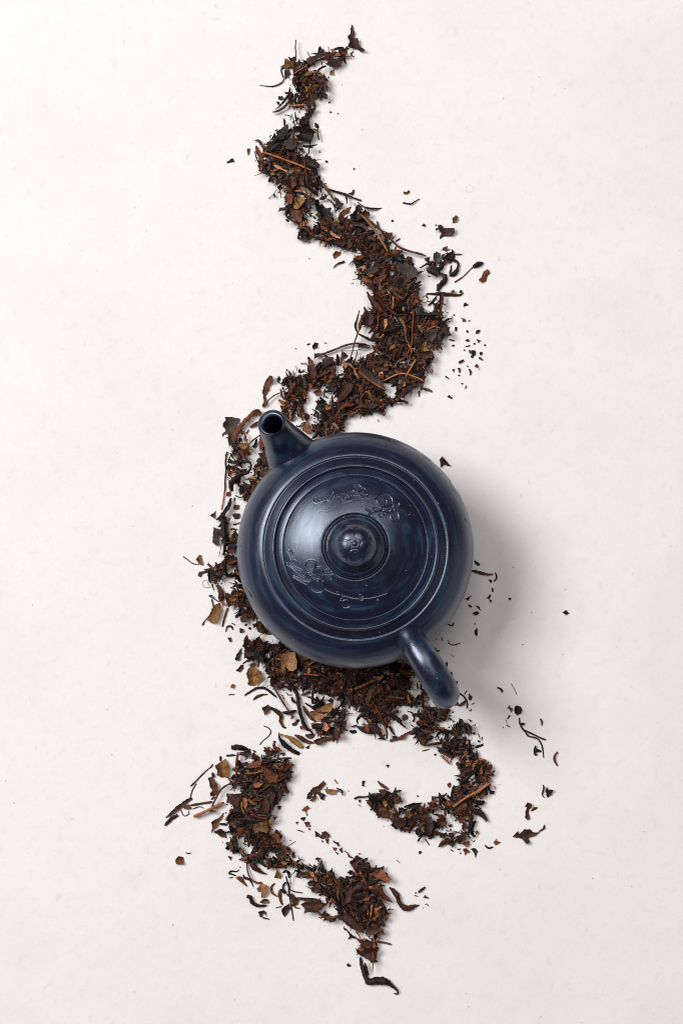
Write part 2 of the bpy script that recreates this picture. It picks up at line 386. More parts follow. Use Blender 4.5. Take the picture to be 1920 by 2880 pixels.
def build_teapot():
    root = bpy.data.objects.new('teapot', None); col.objects.link(root)
    root.location = (POT[0], POT[1], 0.0)
    tag(root, 'round dark blue clay teapot with engraved lid, standing amid the scattered tea', 'teapot')
    base = np.array([POT[0], POT[1], 0.0])
    # body: foot, belly, shoulder, collar round the lid, then down inside
    prof = smooth_profile([(26.0, 1.2), (27.2, 0.3), (29.0, 0.3), (29.4, 2.2), (30.4, 4.0), (35.5, 8.2), (41.9, 14.8), (46.2, 22.6), (48.0, 31.0), (47.6, 37.4),
                           (45.5, 42.8), (42.0, 46.6), (38.6, 48.9), (36.9, 49.55), (36.35, 49.3), (35.8, 49.65), (35.0, 50.15), (33.6, 51.0), (32.0, 51.7), (29.0, 51.9)], 0.42)
    P, F, Nn = lathe(prof, 720)
    wob = np.array([mnoise.noise(Vector((p[0] * 38, p[1] * 38, p[2] * 60))) for p in P[::1]]) * 0.00012
    P = P + base
    P = engrave(P, Nn, side_strokes(), 1.5, 0.00034, 0.15) + Nn * wob[:, None]
    P[:, 2] = np.maximum(P[:, 2], 0.0002)
    body = mesh_obj('body', P, F, M_POT, root, True, origin=base)
    # shoulder joint rings scribed round the collar are part of the turned body; the lid is its own piece
    lp = smooth_profile([(31.6, 50.9), (32.7, 50.9), (33.15, 51.3), (33.2, 52.4), (32.75, 53.2), (32.15, 53.3), (31.6, 52.75), (31.2, 52.1), (30.8, 52.35), (30.1, 52.8), (28.75, 53.35), (28.45, 53.0), (28.15, 53.5),
                         (25.5, 54.9), (22.0, 56.45), (18.0, 57.9), (14.6, 58.85), (13.2, 59.05), (12.75, 58.5), (12.35, 58.25), (12.0, 58.9), (11.6, 59.5), (11.0, 59.9), (10.75, 59.75), (10.45, 60.05),
                         (9.6, 60.7), (8.8, 61.3), (7.6, 61.8)], 0.16)
    P, F, Nn = lathe(lp, 1300)
    P = P + base
    P = engrave(P, Nn, lid_strokes(), 1.0, 0.00030, 0.22)
    # the raised bead round the edge is the lid's rim
    cut = next(i for i in range(len(lp)) if lp[i, 0] <= 31.2 and i > 8)
    lid = mesh_obj('lid', P[cut * 1300:], [tuple(k - cut * 1300 for k in f) for f in F[cut * 1300:]], M_POT, root, True, origin=base)
    mesh_obj('rim', P[:(cut + 1) * 1300], F[:cut * 1300], M_POT, lid, True, origin=base)
    # knob: waisted neck and a dome carved as a five-petalled blossom
    kp = smooth_profile([(8.2, 60.9), (6.8, 61.5), (6.1, 62.5), (6.2, 63.7), (7.2, 65.0), (8.25, 66.8), (8.55, 69.0), (8.1, 71.4), (6.7, 73.7), (4.6, 75.3), (2.4, 76.1), (1.3, 76.3), (1.0, 76.15), (0.7, 76.5), (0.3, 76.65), (0.02, 76.65)], 0.16)
    P, F, Nn = lathe(kp, 300)
    x, y, z = P[:, 0] / MM, P[:, 1] / MM, P[:, 2] / MM
    r = np.hypot(x, y); a = np.arctan2(y, x)
    disp = np.zeros(len(P)); up = z > 66.0
    gro = np.zeros(len(P))
    for kk in range(5):
        ang = math.radians(270 + 72 * kk)
        cxp, cyp = 4.9 * math.cos(ang), 4.9 * math.sin(ang)
        d = np.hypot((x - cxp), (y - cyp))
        rim_d = np.abs(d - 3.0)
        gro = np.maximum(gro, np.exp(-rim_d ** 2 / (2 * 0.26 ** 2)))
        disp += 0.12 * np.exp(-d ** 2 / (2 * 1.8 ** 2))
    ringd = np.exp(-(r - 1.15) ** 2 / (2 * 0.17 ** 2))
    disp = np.where(up, disp - 0.13 * gro * np.clip((r - 1.0) / 1.0, 0, 1) - 0.22 * ringd - 0.25 * np.exp(-(r / 2.6) ** 2) * (r > 1.3), 0)
    P = P + Nn * (disp * MM)[:, None] + base
    F.append(tuple(range((len(kp) - 1) * 300, len(kp) * 300)))
    mesh_obj('knob', P, F, M_POT2, lid, True, origin=base)
    # spout: outer skin, rounded lip, bore
    su = np.array([math.cos(PH), math.sin(PH), 0.0])
    def SP(r_, z_): return su * r_ + np.array([0, 0, z_])
    path = cr([SP(34, 31.0), SP(42.5, 33.8), SP(48.8, 37.6), SP(53.0, 42.6), SP(56.2, 48.2), SP(58.4, 53.4), SP(59.3, 55.6)], 6)
    tt = np.linspace(0, 1, len(path))
    ra = np.interp(tt, [0, 0.17, 0.34, 0.5, 0.67, 0.83, 0.95, 1.0], [14.0, 12.0, 9.6, 7.8, 6.7, 6.0, 5.75, 5.5])
    rb = np.interp(tt, [0, 0.17, 0.34, 0.5, 0.67, 0.83, 0.95, 1.0], [15.5, 12.2, 9.0, 7.2, 6.3, 5.9, 5.7, 5.5])
    lip = [SP(59.15, 56.1), SP(58.75, 56.4), SP(58.3, 56.35), SP(58.0, 55.8), SP(57.5, 54.3), SP(56.4, 49.0), SP(53.7, 44.0), SP(47.0, 37.5), SP(40.0, 34.0)]
    path = np.vstack([path, lip]); ra = np.concatenate([ra, [5.05, 4.5, 3.95, 3.6, 3.4, 3.3, 3.2, 3.1, 3.1]]); rb = np.concatenate([rb, [5.15, 4.7, 4.2, 3.9, 3.7, 3.5, 3.4, 3.2, 3.0]])
    V = []
    nseg = 96
    # sweep by hand so that the frame stays steady over the lip
    tdir = [None] * len(path)
    m0 = len(path) - len(lip)
    for j in range(len(path)):
        if j < m0:
            t = path[min(j + 1, m0 - 1)] - path[max(j - 1, 0)]
        else:
            t = path[m0 - 1] - path[m0 - 3]
        t = t / np.linalg.norm(t); u = np.array([-math.sin(PH), math.cos(PH), 0]); v = np.cross(u, t)
        for i in range(nseg):
            q = 2 * math.pi * i / nseg
            V.append((path[j] + u * math.cos(q) * ra[j] + v * math.sin(q) * rb[j]) * MM)
    V = np.array(V)
    V += np.array([[mnoise.noise(Vector(p * 140)) * 0.00018] * 3 for p in V])
    F = [(j * nseg + i, j * nseg + (i + 1) % nseg, (j + 1) * nseg + (i + 1) % nseg, (j + 1) * nseg + i) for j in range(len(path) - 1) for i in range(nseg)]
    F.append(tuple((len(path) - 1) * nseg + i for i in range(nseg)))
    mesh_obj('spout', V + base, F, M_POT2, root, True, origin=base)
    # handle: an ear-shaped loop
    hu = np.array([math.cos(HH), math.sin(HH), 0.0])
    def HP(r_, z_): return hu * r_ + np.array([0, 0, z_])
    path = cr([HP(38.0, 41.5), HP(42.6, 46.0), HP(48.5, 49.6), HP(55.5, 51.2), HP(63.2, 49.8), HP(68.2, 45.2), HP(69.0, 38.5), HP(65.8, 29.5), HP(59.5, 21.5), HP(52.0, 16.2), HP(42.0, 15.6), HP(38.0, 16.0)], 7)
    tt = np.linspace(0, 1, len(path))
    rad = np.interp(tt, [0, 0.07, 0.12, 0.2, 0.3, 0.42, 0.55, 0.8, 0.92, 1.0], [6.8, 6.6, 5.75, 5.8, 6.05, 6.15, 5.6, 4.5, 4.8, 5.2])
    V, F = sweep(path, [(a_, a_ * 0.93) for a_ in rad], 72)
    V += np.array([[mnoise.noise(Vector(p * 160)) * 0.00022] * 3 for p in V])
    mesh_obj('handle', V + base, F, M_POT2, root, True, origin=base)
    for o in root.children_recursive:
        bm = bmesh.new(); bm.from_mesh(o.data); bmesh.ops.recalc_face_normals(bm, faces=bm.faces); bm.to_mesh(o.data); bm.free()
    return root
build_teapot()
# ------------------------------------------------------------------ tea: where it lies (traced piles), then how a dried leaf is made
TILE = {'1': (640, 60, 4), '2': (640, 380, 4), '3': (940, 520, 4), '4': (980, 820, 4), '5': (730, 940, 4), '6': (500, 1150, 4), '7': (500, 1440, 4),
        '8': (640, 1770, 4), '9': (980, 1850, 4), 'a': (1000, 2140, 4), 'b': (460, 2060, 4), 'c': (600, 2340, 4), 'd': (840, 2360, 4),
        'e': (1360, 1900, 4.704), 'f': (1200, 1250, 1.96), 'g': (740, 500, 2.24), 'h': (440, 2050, 2.24), 'i': (640, 1750, 1.96)}
# piles: tile, pieces per square cm, heap height factor, outline
PILES = '''
1 62 1.0; 745,480 830,450 980,500 1090,600 1115,760 1040,830 960,830 900,790 800,800 730,700
1 40 0.7; 900,440 1120,370 1330,350 1290,470 1190,510 1070,470 960,490
1 44 0.7; 700,800 940,820 990,910 940,1050 850,1040 700,980 650,880
1 36 0.6; 700,1110 900,1060 900,1150 990,1260 920,1340 740,1230
2 66 1.0; 345,340 390,220 480,60 560,-60 700,0 810,80 800,200 970,280 1020,350 950,420 1040,500 1060,620 1000,700 970,790 880,830 890,950 830,990 700,920 650,850 650,700 560,580 460,480 395,425
2 30 0.5; 1000,640 1200,720 1280,800 1230,860 1190,780 1090,700
2 34 0.5; 900,830 990,780 1110,850 1180,930 1060,960 910,960
3 66 1.0; -410,470 -300,410 -140,430 80,370 200,390 250,240 330,310 390,400 470,480 600,540 640,640 660,760 460,790 300,765 160,720 0,670 -200,610 -410,590
3 72 1.1; 210,860 270,790 360,775 460,790 640,745 760,790 890,870 915,960 930,1020 890,1120 930,1180 950,1300 480,1300 450,1190 370,1120 270,1060 280,960
3 24 0.4; 1040,900 1200,740 1330,770 1370,860 1240,880 1170,1030 1050,990
4 78 1.25; 290,0 770,0 790,100 860,60 1030,110 1020,240 1090,330 1130,460 1040,460 1040,640 960,620 930,700 920,800 850,850 840,1000 770,1060 660,1100 630,1220 520,1245 430,1240 430,1300 0,1330 0,810 110,780 140,735 330,710 260,600 340,560 230,500 300,420 180,365 200,250 290,190
5 72 1.1; 690,330 880,290 1000,320 1110,400 1280,600 1420,620 1430,780 1390,870 1200,890 1000,920 940,1050 850,1120 680,1170 600,1100 640,950 830,880 880,700 720,600 560,560 545,430
5 42 0.7; 250,600 300,490 540,430 700,600 830,880 640,950 600,1100 440,1050 330,960 210,870 300,760
6 62 0.8; 930,300 1000,300 1040,640 900,820 820,1050 780,1060 745,1010 690,860 860,760 865,640 925,560
6 26 0.5; 560,250 740,200 800,470 820,650 600,900 560,690
7 68 0.8; 490,80 540,100 545,270 680,250 680,480 730,760 800,980 860,1100 830,1180 720,1200 670,1050 690,960 530,830 470,800 350,770 360,650 460,610 580,500 545,400
7 50 0.35; 690,1010 800,1000 960,1230 1060,1340 960,1370 860,1200
8 76 1.0; 195,110 260,125 500,150 600,190 980,340 1200,420 1560,440 1568,760 1420,860 1200,750 1000,730 860,640 740,690 660,780 600,730 560,640 440,540 470,450 400,370 240,340 195,300
8 56 0.8; 1130,980 1200,900 1340,880 1330,1030 1290,1090 1260,1200 1180,1220 1120,1190 990,1170 950,1090 1090,1030
8 20 0.4; 930,760 1300,760 1300,870 1200,900 960,900
9 76 1.0; 0,100 640,40 760,200 850,390 880,490 780,515 745,560 700,500 560,530 470,560 480,680 380,750 200,690 210,600 60,570 0,490
9 34 0.6; 150,745 220,715 330,650 470,700 350,760 440,860 400,885 280,855 190,825
9 64 0.9; 755,640 790,585 900,565 1100,575 1120,690 1130,790 1240,750 1240,700 1380,830 1300,850 1370,940 1390,1060 1460,1130 1560,1280 1560,1360 1250,1360 1280,1280 1140,1140 1060,1040 1070,980 920,905 870,950 790,930 735,860 730,810 775,775
a 68 0.9; 1170,0 1440,0 1510,80 1430,90 1510,200 1540,360 1430,400 1370,490 1400,580 1300,590 1250,640 1170,670 1100,580 1060,610 1010,500 910,450 960,405 1050,440 1120,300 1165,240 1185,130
a 66 0.8; 150,440 180,375 260,385 265,330 400,350 495,400 490,480 540,540 600,600 640,540 720,515 830,505 920,475 990,540 1015,700 900,760 870,880 800,850 690,820 700,720 560,760 440,755 390,650 260,600 270,530 160,510
a 30 0.5; 950,860 1080,780 1140,800 1240,610 1310,630 1290,780 1270,930 1180,930 1080,950 1020,940
b 76 1.15; 800,430 840,330 930,340 1000,320 1100,300 1390,300 1440,390 1430,500 1340,620 1310,760 1230,830 1190,1000 1190,1120 1290,1140 1320,1260 1420,1320 1420,1350 780,1350 740,1250 770,1200 750,1050 730,960 750,860 730,700 840,640 720,540 830,500
b 44 0.6; 850,190 960,190 1070,190 1070,290 1000,285 900,255
b 40 0.6; 1130,205 1300,180 1350,240 1230,285 1140,275
c 66 0.8; 220,80 640,40 730,50 760,140 860,200 850,260 930,330 950,335 880,385 740,395 615,385 605,290 500,320 345,325 280,240 180,160
c 52 0.6; 930,390 1000,375 1220,365 1230,420 1330,460 1330,535 1220,590 1140,510 960,480
d 74 1.1; 575,255 665,190 715,260 795,300 980,420 980,455 880,450 890,500 940,640 900,640 990,850 950,915 910,970 940,1020 880,1100 800,1090 650,1035 500,920 440,885 330,920 210,825 80,795 110,725 300,740 310,640 150,560 140,470 250,405 330,375 380,405 450,455 490,435 580,360 640,355
d 40 0.6; 630,1090 700,1095 855,1110 880,1230 870,1380 740,1330 650,1240 700,1205
i 12 0.2; 440,960 540,880 630,930 560,950 470,985
'''
# gaps where the tabletop shows through: photo x, y, radius
GAPS = [(895, 183, 10), (840, 322, 9), (912, 562, 17), (880, 590, 12), (868, 625, 10), (1060, 652, 8), (1107, 688, 9), (1095, 1092, 12), (1098, 1110, 8),
        (880, 1110, 16), (905, 1104, 12), (950, 1036, 10), (872, 1148, 13), (885, 1187, 11), (842, 1183, 8), (1195, 845, 9), (1205, 865, 9), (1125, 725, 6),
        (700, 2383, 10), (676, 2370, 8), (765, 2405, 9), (868, 2553, 9), (940, 2563, 9), (1030, 2628, 8), (915, 2555, 7), (1098, 2298, 8), (1218, 2300, 9), (1238, 2280, 7),
        (805, 1955, 9), (850, 1950, 12), (920, 1960, 10), (940, 1975, 9), (1150, 1995, 9), (1245, 2040, 7), (1225, 2075, 7), (1322, 2180, 7), (1120, 2265, 6), (660, 2130, 6),
        (770, 2640, 8), (1165, 1945, 8), (1175, 1915, 10), (640, 1640, 9), (622, 1633, 8), (668, 1560, 7), (648, 1600, 7), (665, 2225, 7)]
# single pieces worth telling apart.  tile, L outline / R ribbon x,y,width / S stem / C crumbs x,y,size ; colour ; [stem width] points | label ;  '+' = part of the piece before
PIECES = '''
1Ld 1390,35 1402,40 1408,90 1428,140 1420,190 1440,200 1465,195 1475,260 1500,305 1545,340 1500,345 1440,305 1380,312 1350,300 1375,240 1350,200 1350,170 1375,140|twisted brown leaf with its tip pointing up, topmost of all the tea
1Rd 1415,335,10 1388,360,14 1400,385,12 1425,395,8|tiny curled sliver just under the topmost leaf
1Rk 365,715,8 430,725,10 500,730,12 560,715,13 610,685,13 630,650,12 610,590,12 602,540,14 640,515,22 700,525,16|long thin black strand curling out left of the top clump
1Lt 595,500 640,480 645,425 690,440 735,460 725,500 690,525 640,520 600,520|pale tan leaf scrap at the upper left of the top clump
1Lp 680,395 720,410 760,400 770,440 740,470 700,440
1Sd 14 768,195 760,290 770,340 762,430 745,500 742,600 752,700 765,770|thin upright twig sticking out of the top clump
1Lp 645,540 690,540 710,590 680,620 650,650 640,590
1Lp 885,420 960,395 1030,360 1130,340 1190,355 1150,390 1060,395 1000,440 960,470 900,490|broad arched purple-brown leaf along the top clump's upper right arm
1Lk 935,355 1010,350 1020,300 1045,280 1055,310 1090,320 1080,350 1000,370 940,365
1Rk 1190,310,14 1240,300,22 1300,290,14
1Lt 1155,310 1200,305 1210,340 1170,345
1Ld 1250,320 1310,310 1350,345 1330,380 1280,385 1240,350
1Ld 1100,480 1180,430 1300,390 1290,470 1220,500 1160,515
1Ly 1140,600 1150,560 1185,540 1195,600|small ochre leaf tip hanging below the top clump's right arm
1Sd 8 1190,545 1215,520 1240,480
1Ry 870,605,30 910,590,42 960,570,30|pale olive leaf sliver in the middle of the top clump
1Ry 960,590,20 1000,570,30 1030,550,14
1Rd 1000,560,12 1060,520,26 1110,500,12
1So 12 745,585 800,550 860,515 890,500
1So 16 840,715 880,740 900,785
1Lp 950,610 1010,610 1040,640 1090,600 1100,650 1050,715 1000,680 950,650
1Lk 775,710 850,720 840,770 780,770
1Lk 1040,820 1080,800 1125,830 1115,875 1060,860
1Ld 1060,680 1110,660 1115,760 1130,790 1070,790
1Lk 570,840 620,840 625,870 590,885 568,870
1Lk 540,900 575,900 590,930 560,935
1Rk 540,990,8 600,940,20 650,880,24 690,820,22 700,740,16
1Rd 505,1020,14 570,1005,26 640,960,28 690,890,18 705,800,10
1Lk 635,790 690,795 730,790 710,830 650,820
1So 24 680,945 780,945 885,935|short pale orange stem lying level across the neck below the top clump
1Lp 940,880 965,860 995,920 950,915
1Lk 930,860 945,920 940,1060 910,1040 915,900
1Rk 760,1020,14 765,1070,16 790,1100,16
1Rk 880,1040,18 905,1090,34 870,1150,30 810,1160,20
1Sk 10 640,1050 690,1055 720,1075
1Sk 8 725,1035 700,1110
1Rk 735,1080,10 750,1140,14 770,1190,12
1Lk 730,1200 800,1190 880,1210 960,1230 985,1260 940,1330 880,1370 800,1350 770,1290 820,1260 750,1240|big black folded leaf at the right of the upper left bend
1Rk 985,1140,14 1000,1175,40 1020,1195,20
1Ly 955,1205 1000,1215 1025,1190 1025,1225 980,1235
1Rk 1010,1225,12 1015,1270,14 1030,1335,12
1Lk 620,1090 650,1110 655,1170 680,1150 685,1230 650,1300 600,1340 500,1340 560,1290 545,1250 600,1210 635,1180|large jagged black leaf with a horn-like tip above the upper left bend
1Rk 475,1300,14 490,1275,12
1Rk 515,1300,16 530,1268,10
1Ck 1145,910,30 1155,1018,26 1238,1035,20 1288,712,10
2Lp 300,60 340,45 380,70 400,110 440,150 440,190 400,170 380,130 340,70|hooked leaf tip at the left edge of the upper left bend
2Lr 320,110 340,130 370,190 390,240 370,260 320,210 310,150
2Rk 305,180,10 320,240,14 345,300,16 370,340,10
2Lr 340,345 385,310 390,390 370,395
2Rk 460,170,20 490,110,40 530,60,46 560,20,30
2Lg 650,60 700,30 770,70 780,130 720,170 650,150|flat grey leaf in the upper left bend
2Rg 470,180,20 520,130,36 580,90,14
2Rr 385,250,12 420,205,20 450,160,10
2So 24 390,190 520,230 680,290 830,345 935,390|long thin pale orange stem slanting across the upper left bend
2Rk 400,270,20 405,360,30 440,430,14
2Rg 440,270,14 470,330,22 450,400,16
2Rt 480,400,10 530,400,22 580,375,10
2Lo 510,330 560,340 640,390 680,400 660,420 600,390 540,370
2Ly 475,430 520,420 530,440 490,450
2Rd 720,370,14 780,385,24 830,375,10
2Sp 12 620,360 720,375 800,420 880,445
2Sp 20 855,240 870,350 880,450 890,560|upright purple-brown stem at the right of the upper left bend
2Lk 800,140 850,150 860,200 830,180
2Rk 840,115,26 900,130,30 1010,105,8
2Rk 965,140,8 920,145,16 912,215,10
2Lk 870,270 960,280 1010,300 1040,350 980,370 910,350
2Ld 680,480 760,470 780,560 720,600 670,560
2Lp 790,490 850,480 860,560 800,560
2Ro 760,630,14 810,620,24 850,610,12
2Ly 750,710 860,690 870,740 790,840 740,820|ochre blotched leaf below the upper left bend
2Ld 650,660 720,660 740,700 720,780 670,760 640,720
2Lk 560,860 590,810 680,810 685,845 600,850|black flake jutting out left below the upper left bend
2Lg 870,750 920,700 940,780 920,830 880,810
2Rd 650,860,20 670,920,24 740,970,20 800,1000,14
2Ld 700,870 800,840 840,900 830,990 760,960
2Sd 8 670,590 730,670 800,770 840,860 880,950
2Ry 1050,520,12 1110,600,40 1170,690,26 1200,740,10|slim ochre-brown leaf pointing up beside the white hole
2Lk 980,740 1060,690 1150,680 1080,730 1020,720 1030,780 1110,820 1170,820 1150,860 1190,900 1180,950 1120,920 1040,890 1000,850|dark leaf curling like a hook round a white hole
2Sd 16 1120,710 1190,780 1215,870
2Rk 1120,600,14 1220,640,24 1320,670,26 1420,710,18 1500,735,24|black twig reaching out right above the rust-coloured leaf
+Lk 1350,660 1395,640 1420,605 1425,640 1400,680
+Rk 1320,670,20 1340,720,22 1340,770,8
2Lk 1200,720 1240,710 1270,770 1295,790 1250,830 1220,790
2Lr 1390,800 1370,860 1310,900 1230,930 1270,870 1340,820|bright rust-brown pointed leaf right of the white hole
2Lk 650,940 700,960 690,975 655,965
2Lk 900,880 960,870 965,880 920,890
2Lp 800,1150 880,1150 905,1190 850,1195 790,1170
2Lk 790,1090 880,1080 890,1130 800,1130
2Rd 790,1020,16 880,1060,26 940,1120,20 1000,1150,10
2Sk 12 940,1140 1100,1180 1230,1230 1350,1290 1480,1330 1568,1340|long thin black stem along the lower left edge of the upper pile
2Lo 1160,1080 1200,1110 1260,1140 1270,1170 1210,1150 1165,1120
2Ro 1100,1190,16 1140,1170,30 1190,1160,12
2Rk 1080,1130,14 1130,1080,20 1130,1010,16
2Lt 840,970 870,975 865,1020 845,1020
3Lr -20,785 20,745 75,745 65,785 30,805 -10,830|rust-brown leaf scrap alone left of the pile
2Lk -15,300 30,270 60,258 80,295 30,303 0,314|black flake alone at the far left of the upper tea trail
2Lr 220,150 255,150 240,220 225,220|thin brown scrap between the bend and the lone black flake
2Cr 1033,185,26 1420,378,28
2Ck 1110,295,42
2Sk 8 460,710 510,670 555,605
2Lk 510,670 530,655 540,695 525,700
2Rk 580,610,8 600,660,12 602,710,8
2Rk 1010,420,8 1025,500,14 1040,560,10
3Rk 260,190,8 330,250,14 420,275,26 530,260,8|thin wavy black strand above the pale peeled stem
3Rk 770,200,18 860,215,14 900,190,14 960,155,8|bent black splinter alone on the bare table at upper right
3Lr 775,70 815,75 830,58 852,65 845,85 810,105 775,100|small brown scrap just above the bent black splinter
3Ld 1160,460 1200,455 1230,490 1300,490 1350,495 1350,545 1320,575 1240,575 1190,610 1180,590 1205,545 1165,500|largest lone brown leaf right of the upper pile
3Ld 1325,375 1360,342 1385,350 1370,415 1325,430|small upright brown scrap above the largest lone leaf
3Ld 975,460 1000,430 1027,455 1015,470|tiny triangular crumb left of the largest lone leaf
3Cr 650,403,30
3Ck 1140,450,24 1150,498,34
3St 27 235,295 330,365 400,440 470,530 530,630 605,755|pale tan peeled stem slanting down through the upper pile
3Sd 26 340,370 440,440 540,530 640,620 730,700 850,745 960,770 1030,790|long dark knobbly twig along the upper pile's right edge
+Sd 16 650,610 672,578
+Sd 18 690,635 740,600
+Rd 500,480,26 485,440,20 480,405,14
3Ld 200,370 215,310 260,220 300,240 330,290 280,300 310,380 240,400
3Ld 330,310 390,295 400,345 350,350
3Rg 200,460,14 280,450,40 340,480,44 370,540,16
3Lk 190,855 225,825 290,860 300,905 250,910
3Lg 320,960 400,930 470,920 500,970 420,1000 330,990
3Lg 690,880 760,890 860,900 930,960 930,1040 840,1060 760,1010 700,960|large flat grey-brown leaf at the right of the middle pile's top
3Lr 430,1090 450,1050 540,1010 600,1000 570,1050 500,1100 440,1120|reddish brown leaf left of the large flat grey leaf
3Lp 640,1070 690,1020 715,1050 700,1090 660,1100
3Ly 360,990 410,985 440,1020 400,1040
3So 10 300,1000 350,995
3Ld 390,1130 430,1110 460,1160 430,1190
3Lk 730,790 770,770 800,830 750,840
3Lk 660,770 720,780 760,850 690,860
3Sd 12 530,760 580,810 630,890
3Sy 14 650,1150 690,1220 730,1310
4So 20 502,50 500,185|short upright orange stem in the middle pile
4Rp 205,0,18 250,90,46 310,170,70 370,230,50|long pointed purple-brown leaf at the middle pile's left edge
3Sp 16 850,1180 900,1230 965,1295
3Sd 16 730,1310 790,1270 850,1220
3Lk 900,1110 960,1080 985,1090 930,1130
3Ld 1190,735 1240,695 1270,685 1265,720 1300,715 1270,745
3Lg 1115,770 1150,745 1190,770 1180,830 1200,860 1150,890 1110,830
3Lk 1010,825 1080,805 1070,840 1035,865
3Rk 960,935,22 1010,905,20 1070,880,40 1120,865,16
3Lk 1030,930 1100,930 1170,930 1170,990 1155,1050 1100,1020 1050,1000
3Lk 1175,905 1220,900 1225,930 1210,925
3Lk 1210,860 1250,900 1220,890
3Lk 1240,810 1275,770 1320,755 1330,800 1300,830 1270,840
3Rk 1300,840,20 1360,850,26 1390,890,24 1380,950,36 1340,1000,60 1290,1010,30|hook-shaped black leaf at the right end of the side cluster
3Rk 1350,780,10 1390,780,14 1435,778,8
3Lk 1290,1000 1300,920 1315,895 1320,960
3Rk 1240,1010,60 1240,1080,56 1180,1140,60 1160,1200,30|black leaf strip hanging down from the side cluster
gSd 8 1203,658 1260,620 1310,570 1330,555|thin lone twig with a dark bud at its upper end
+Rk 1320,562,18 1350,545,34 1385,535,10
gLd 1355,640 1375,625 1385,590 1410,575 1430,600 1410,620 1405,650 1380,660 1360,655|curled brown scrap right of the twig with a bud
3Rd 1030,1225,16 1120,1225,24 1200,1225,40 1300,1235,36 1400,1240,22 1450,1215,12|long level brown strip sticking out right of the middle pile
3Lr 1295,1210 1330,1175 1355,1190 1345,1215
3Lk 1395,1205 1420,1175 1440,1200 1425,1215
3Ld 225,970 250,975 240,1010
gRd 440,568,4 465,545,10 512,528,14|thin bent sliver left of the middle pile's top
3Ck 185,1110,12 210,1105,20
gCd 290,508,8
4Rd 1045,30,46 1040,120,56 1030,210,30 1060,290,14|broad brown strip hanging from the long level strip
4Lk 1060,125 1100,155 1070,155
4Lk 1080,220 1130,235 1110,242
4Sk 10 870,30 890,60 880,110 850,120
4Lg 750,240 830,230 900,240 1010,220 1020,260 900,270 780,270
4Rk 560,250,30 640,250,40 690,290,30 640,340,40
4Ry 570,290,20 610,350,46 640,420,40 640,480,20|long olive-brown leaf in the heart of the middle pile
4St 10 640,470 650,540 700,640 710,700
4Sr 15 730,210 725,300 715,450 715,560 690,640 640,730 560,790 490,860|long reddish stem winding down the middle pile
4Rp 340,90,14 400,160,20 470,210,30 550,270,24
4Lp 180,350 190,290 240,240 290,300 270,370 210,380
4Lp 300,150 340,140 400,220 330,240
4Sr 14 335,270 330,350 320,430
4Lo 400,310 430,310 440,360 400,430 395,370
4Rp 390,450,30 480,430,50 560,400,30 590,390,10
4Ly 300,480 350,470 340,520 310,520
4Ro 345,525,14 390,490,22 400,500,8
4Rk 100,470,14 170,510,30 260,550,34 350,550,16|curved black leaf at the middle pile's left edge
4Rk 118,210,8 95,310,16 75,380,24 95,460,14|slim black curl rising at the far left of the middle pile
4Sr 17 195,195 140,310 125,400 70,560 40,680 10,770|rust-brown twig leaning along the middle pile's left edge
+Rr 145,300,20 130,380,50 125,430,16
4Rp 530,500,16 560,530,40 650,560,20
4Sd 12 530,560 520,680
4Sd 12 620,580 590,650 560,740
4Ld 250,600 330,610 340,690 300,690
4Ro 660,590,8 700,650,18 710,700,10
4So 12 710,640 740,670 770,690
4Ly 780,640 870,560 880,640 920,660 830,670
4Ld 790,700 900,690 945,690 940,750 800,750
4Rk 930,740,40 900,820,40 850,860,14
4Lg 850,480 930,430 1000,400 990,500 940,570 880,560|pale grey wrinkled leaf at the middle pile's right edge
4So 12 880,430 960,395 1030,410
4Sr 10 880,270 840,350 800,420
4Lk 980,500 1010,470 1040,500 1035,590 1060,660 1030,640 990,560|jagged black leaf hanging off the middle pile's right edge
4Ld 1040,420 1100,400 1140,400 1130,450 1160,485 1110,505 1060,450
4Lp 190,850 300,850 400,850 450,840 450,890 400,895 320,870
4Lg 110,880 160,870 250,900 330,960 390,1040 410,1090 340,1070 240,1030 160,980|big dark leaf with a bright orange midrib
+So 22 120,900 200,970 300,1040 370,1080 430,1105
5Lt 910,300 980,320 1030,330 1060,370 1100,450 1130,510 1080,470 1040,380 990,350 960,390 940,340|tan forked leaf vein beside the leaf with the orange midrib
4So 20 400,1000 480,960 570,925 660,930 780,970 850,1010|pale red-brown stem arching level at the middle pile's lower right
4So 20 755,760 710,840 640,960|orange-brown stem crossing above the arching stem
4Sr 9 900,860 935,830 945,860 910,890 900,870 905,885 940,920 938,872 960,900 985,935|thin loose brown loop at the middle pile's right edge
4Ry 840,1090,26 890,1105,28 935,1125,24|short ochre stub poking out right below the loop
4Lk 805,1050 840,1040 835,1110 805,1110
4Lk 780,1120 800,1115 795,1180 780,1185
4Ly 590,1020 630,1000 640,1060 600,1070
4Ld 600,960 660,970 700,1020 640,1040
4Ld 650,1060 700,1050 780,1060 720,1110 660,1100
4Ld 520,1180 600,1120 660,1110 620,1170 540,1250
4Ry 220,1110,20 240,1180,40 290,1230,10
4Rr 190,1080,20 240,1080,34 280,1070,10
4Lk 1285,170 1300,125 1355,145 1310,160
4Ck 1185,263,26 1272,300,18 1332,448,32 1413,583,30 1300,657,24 1490,697,42 1337,838,24 1240,940,26 1275,1035,24 1130,335,26 1145,485,26
4Cd 1292,322,44 1530,603,30
4Co 1355,328,30
4Lk 1190,400 1220,395 1215,450 1195,440
4Lp 1425,450 1450,430 1482,430 1465,460 1430,475
4Ld 1305,545 1340,530 1362,555 1330,565
4Ld 1430,535 1490,550 1460,580
4Rk 1310,618,8 1345,612,14 1365,600,6
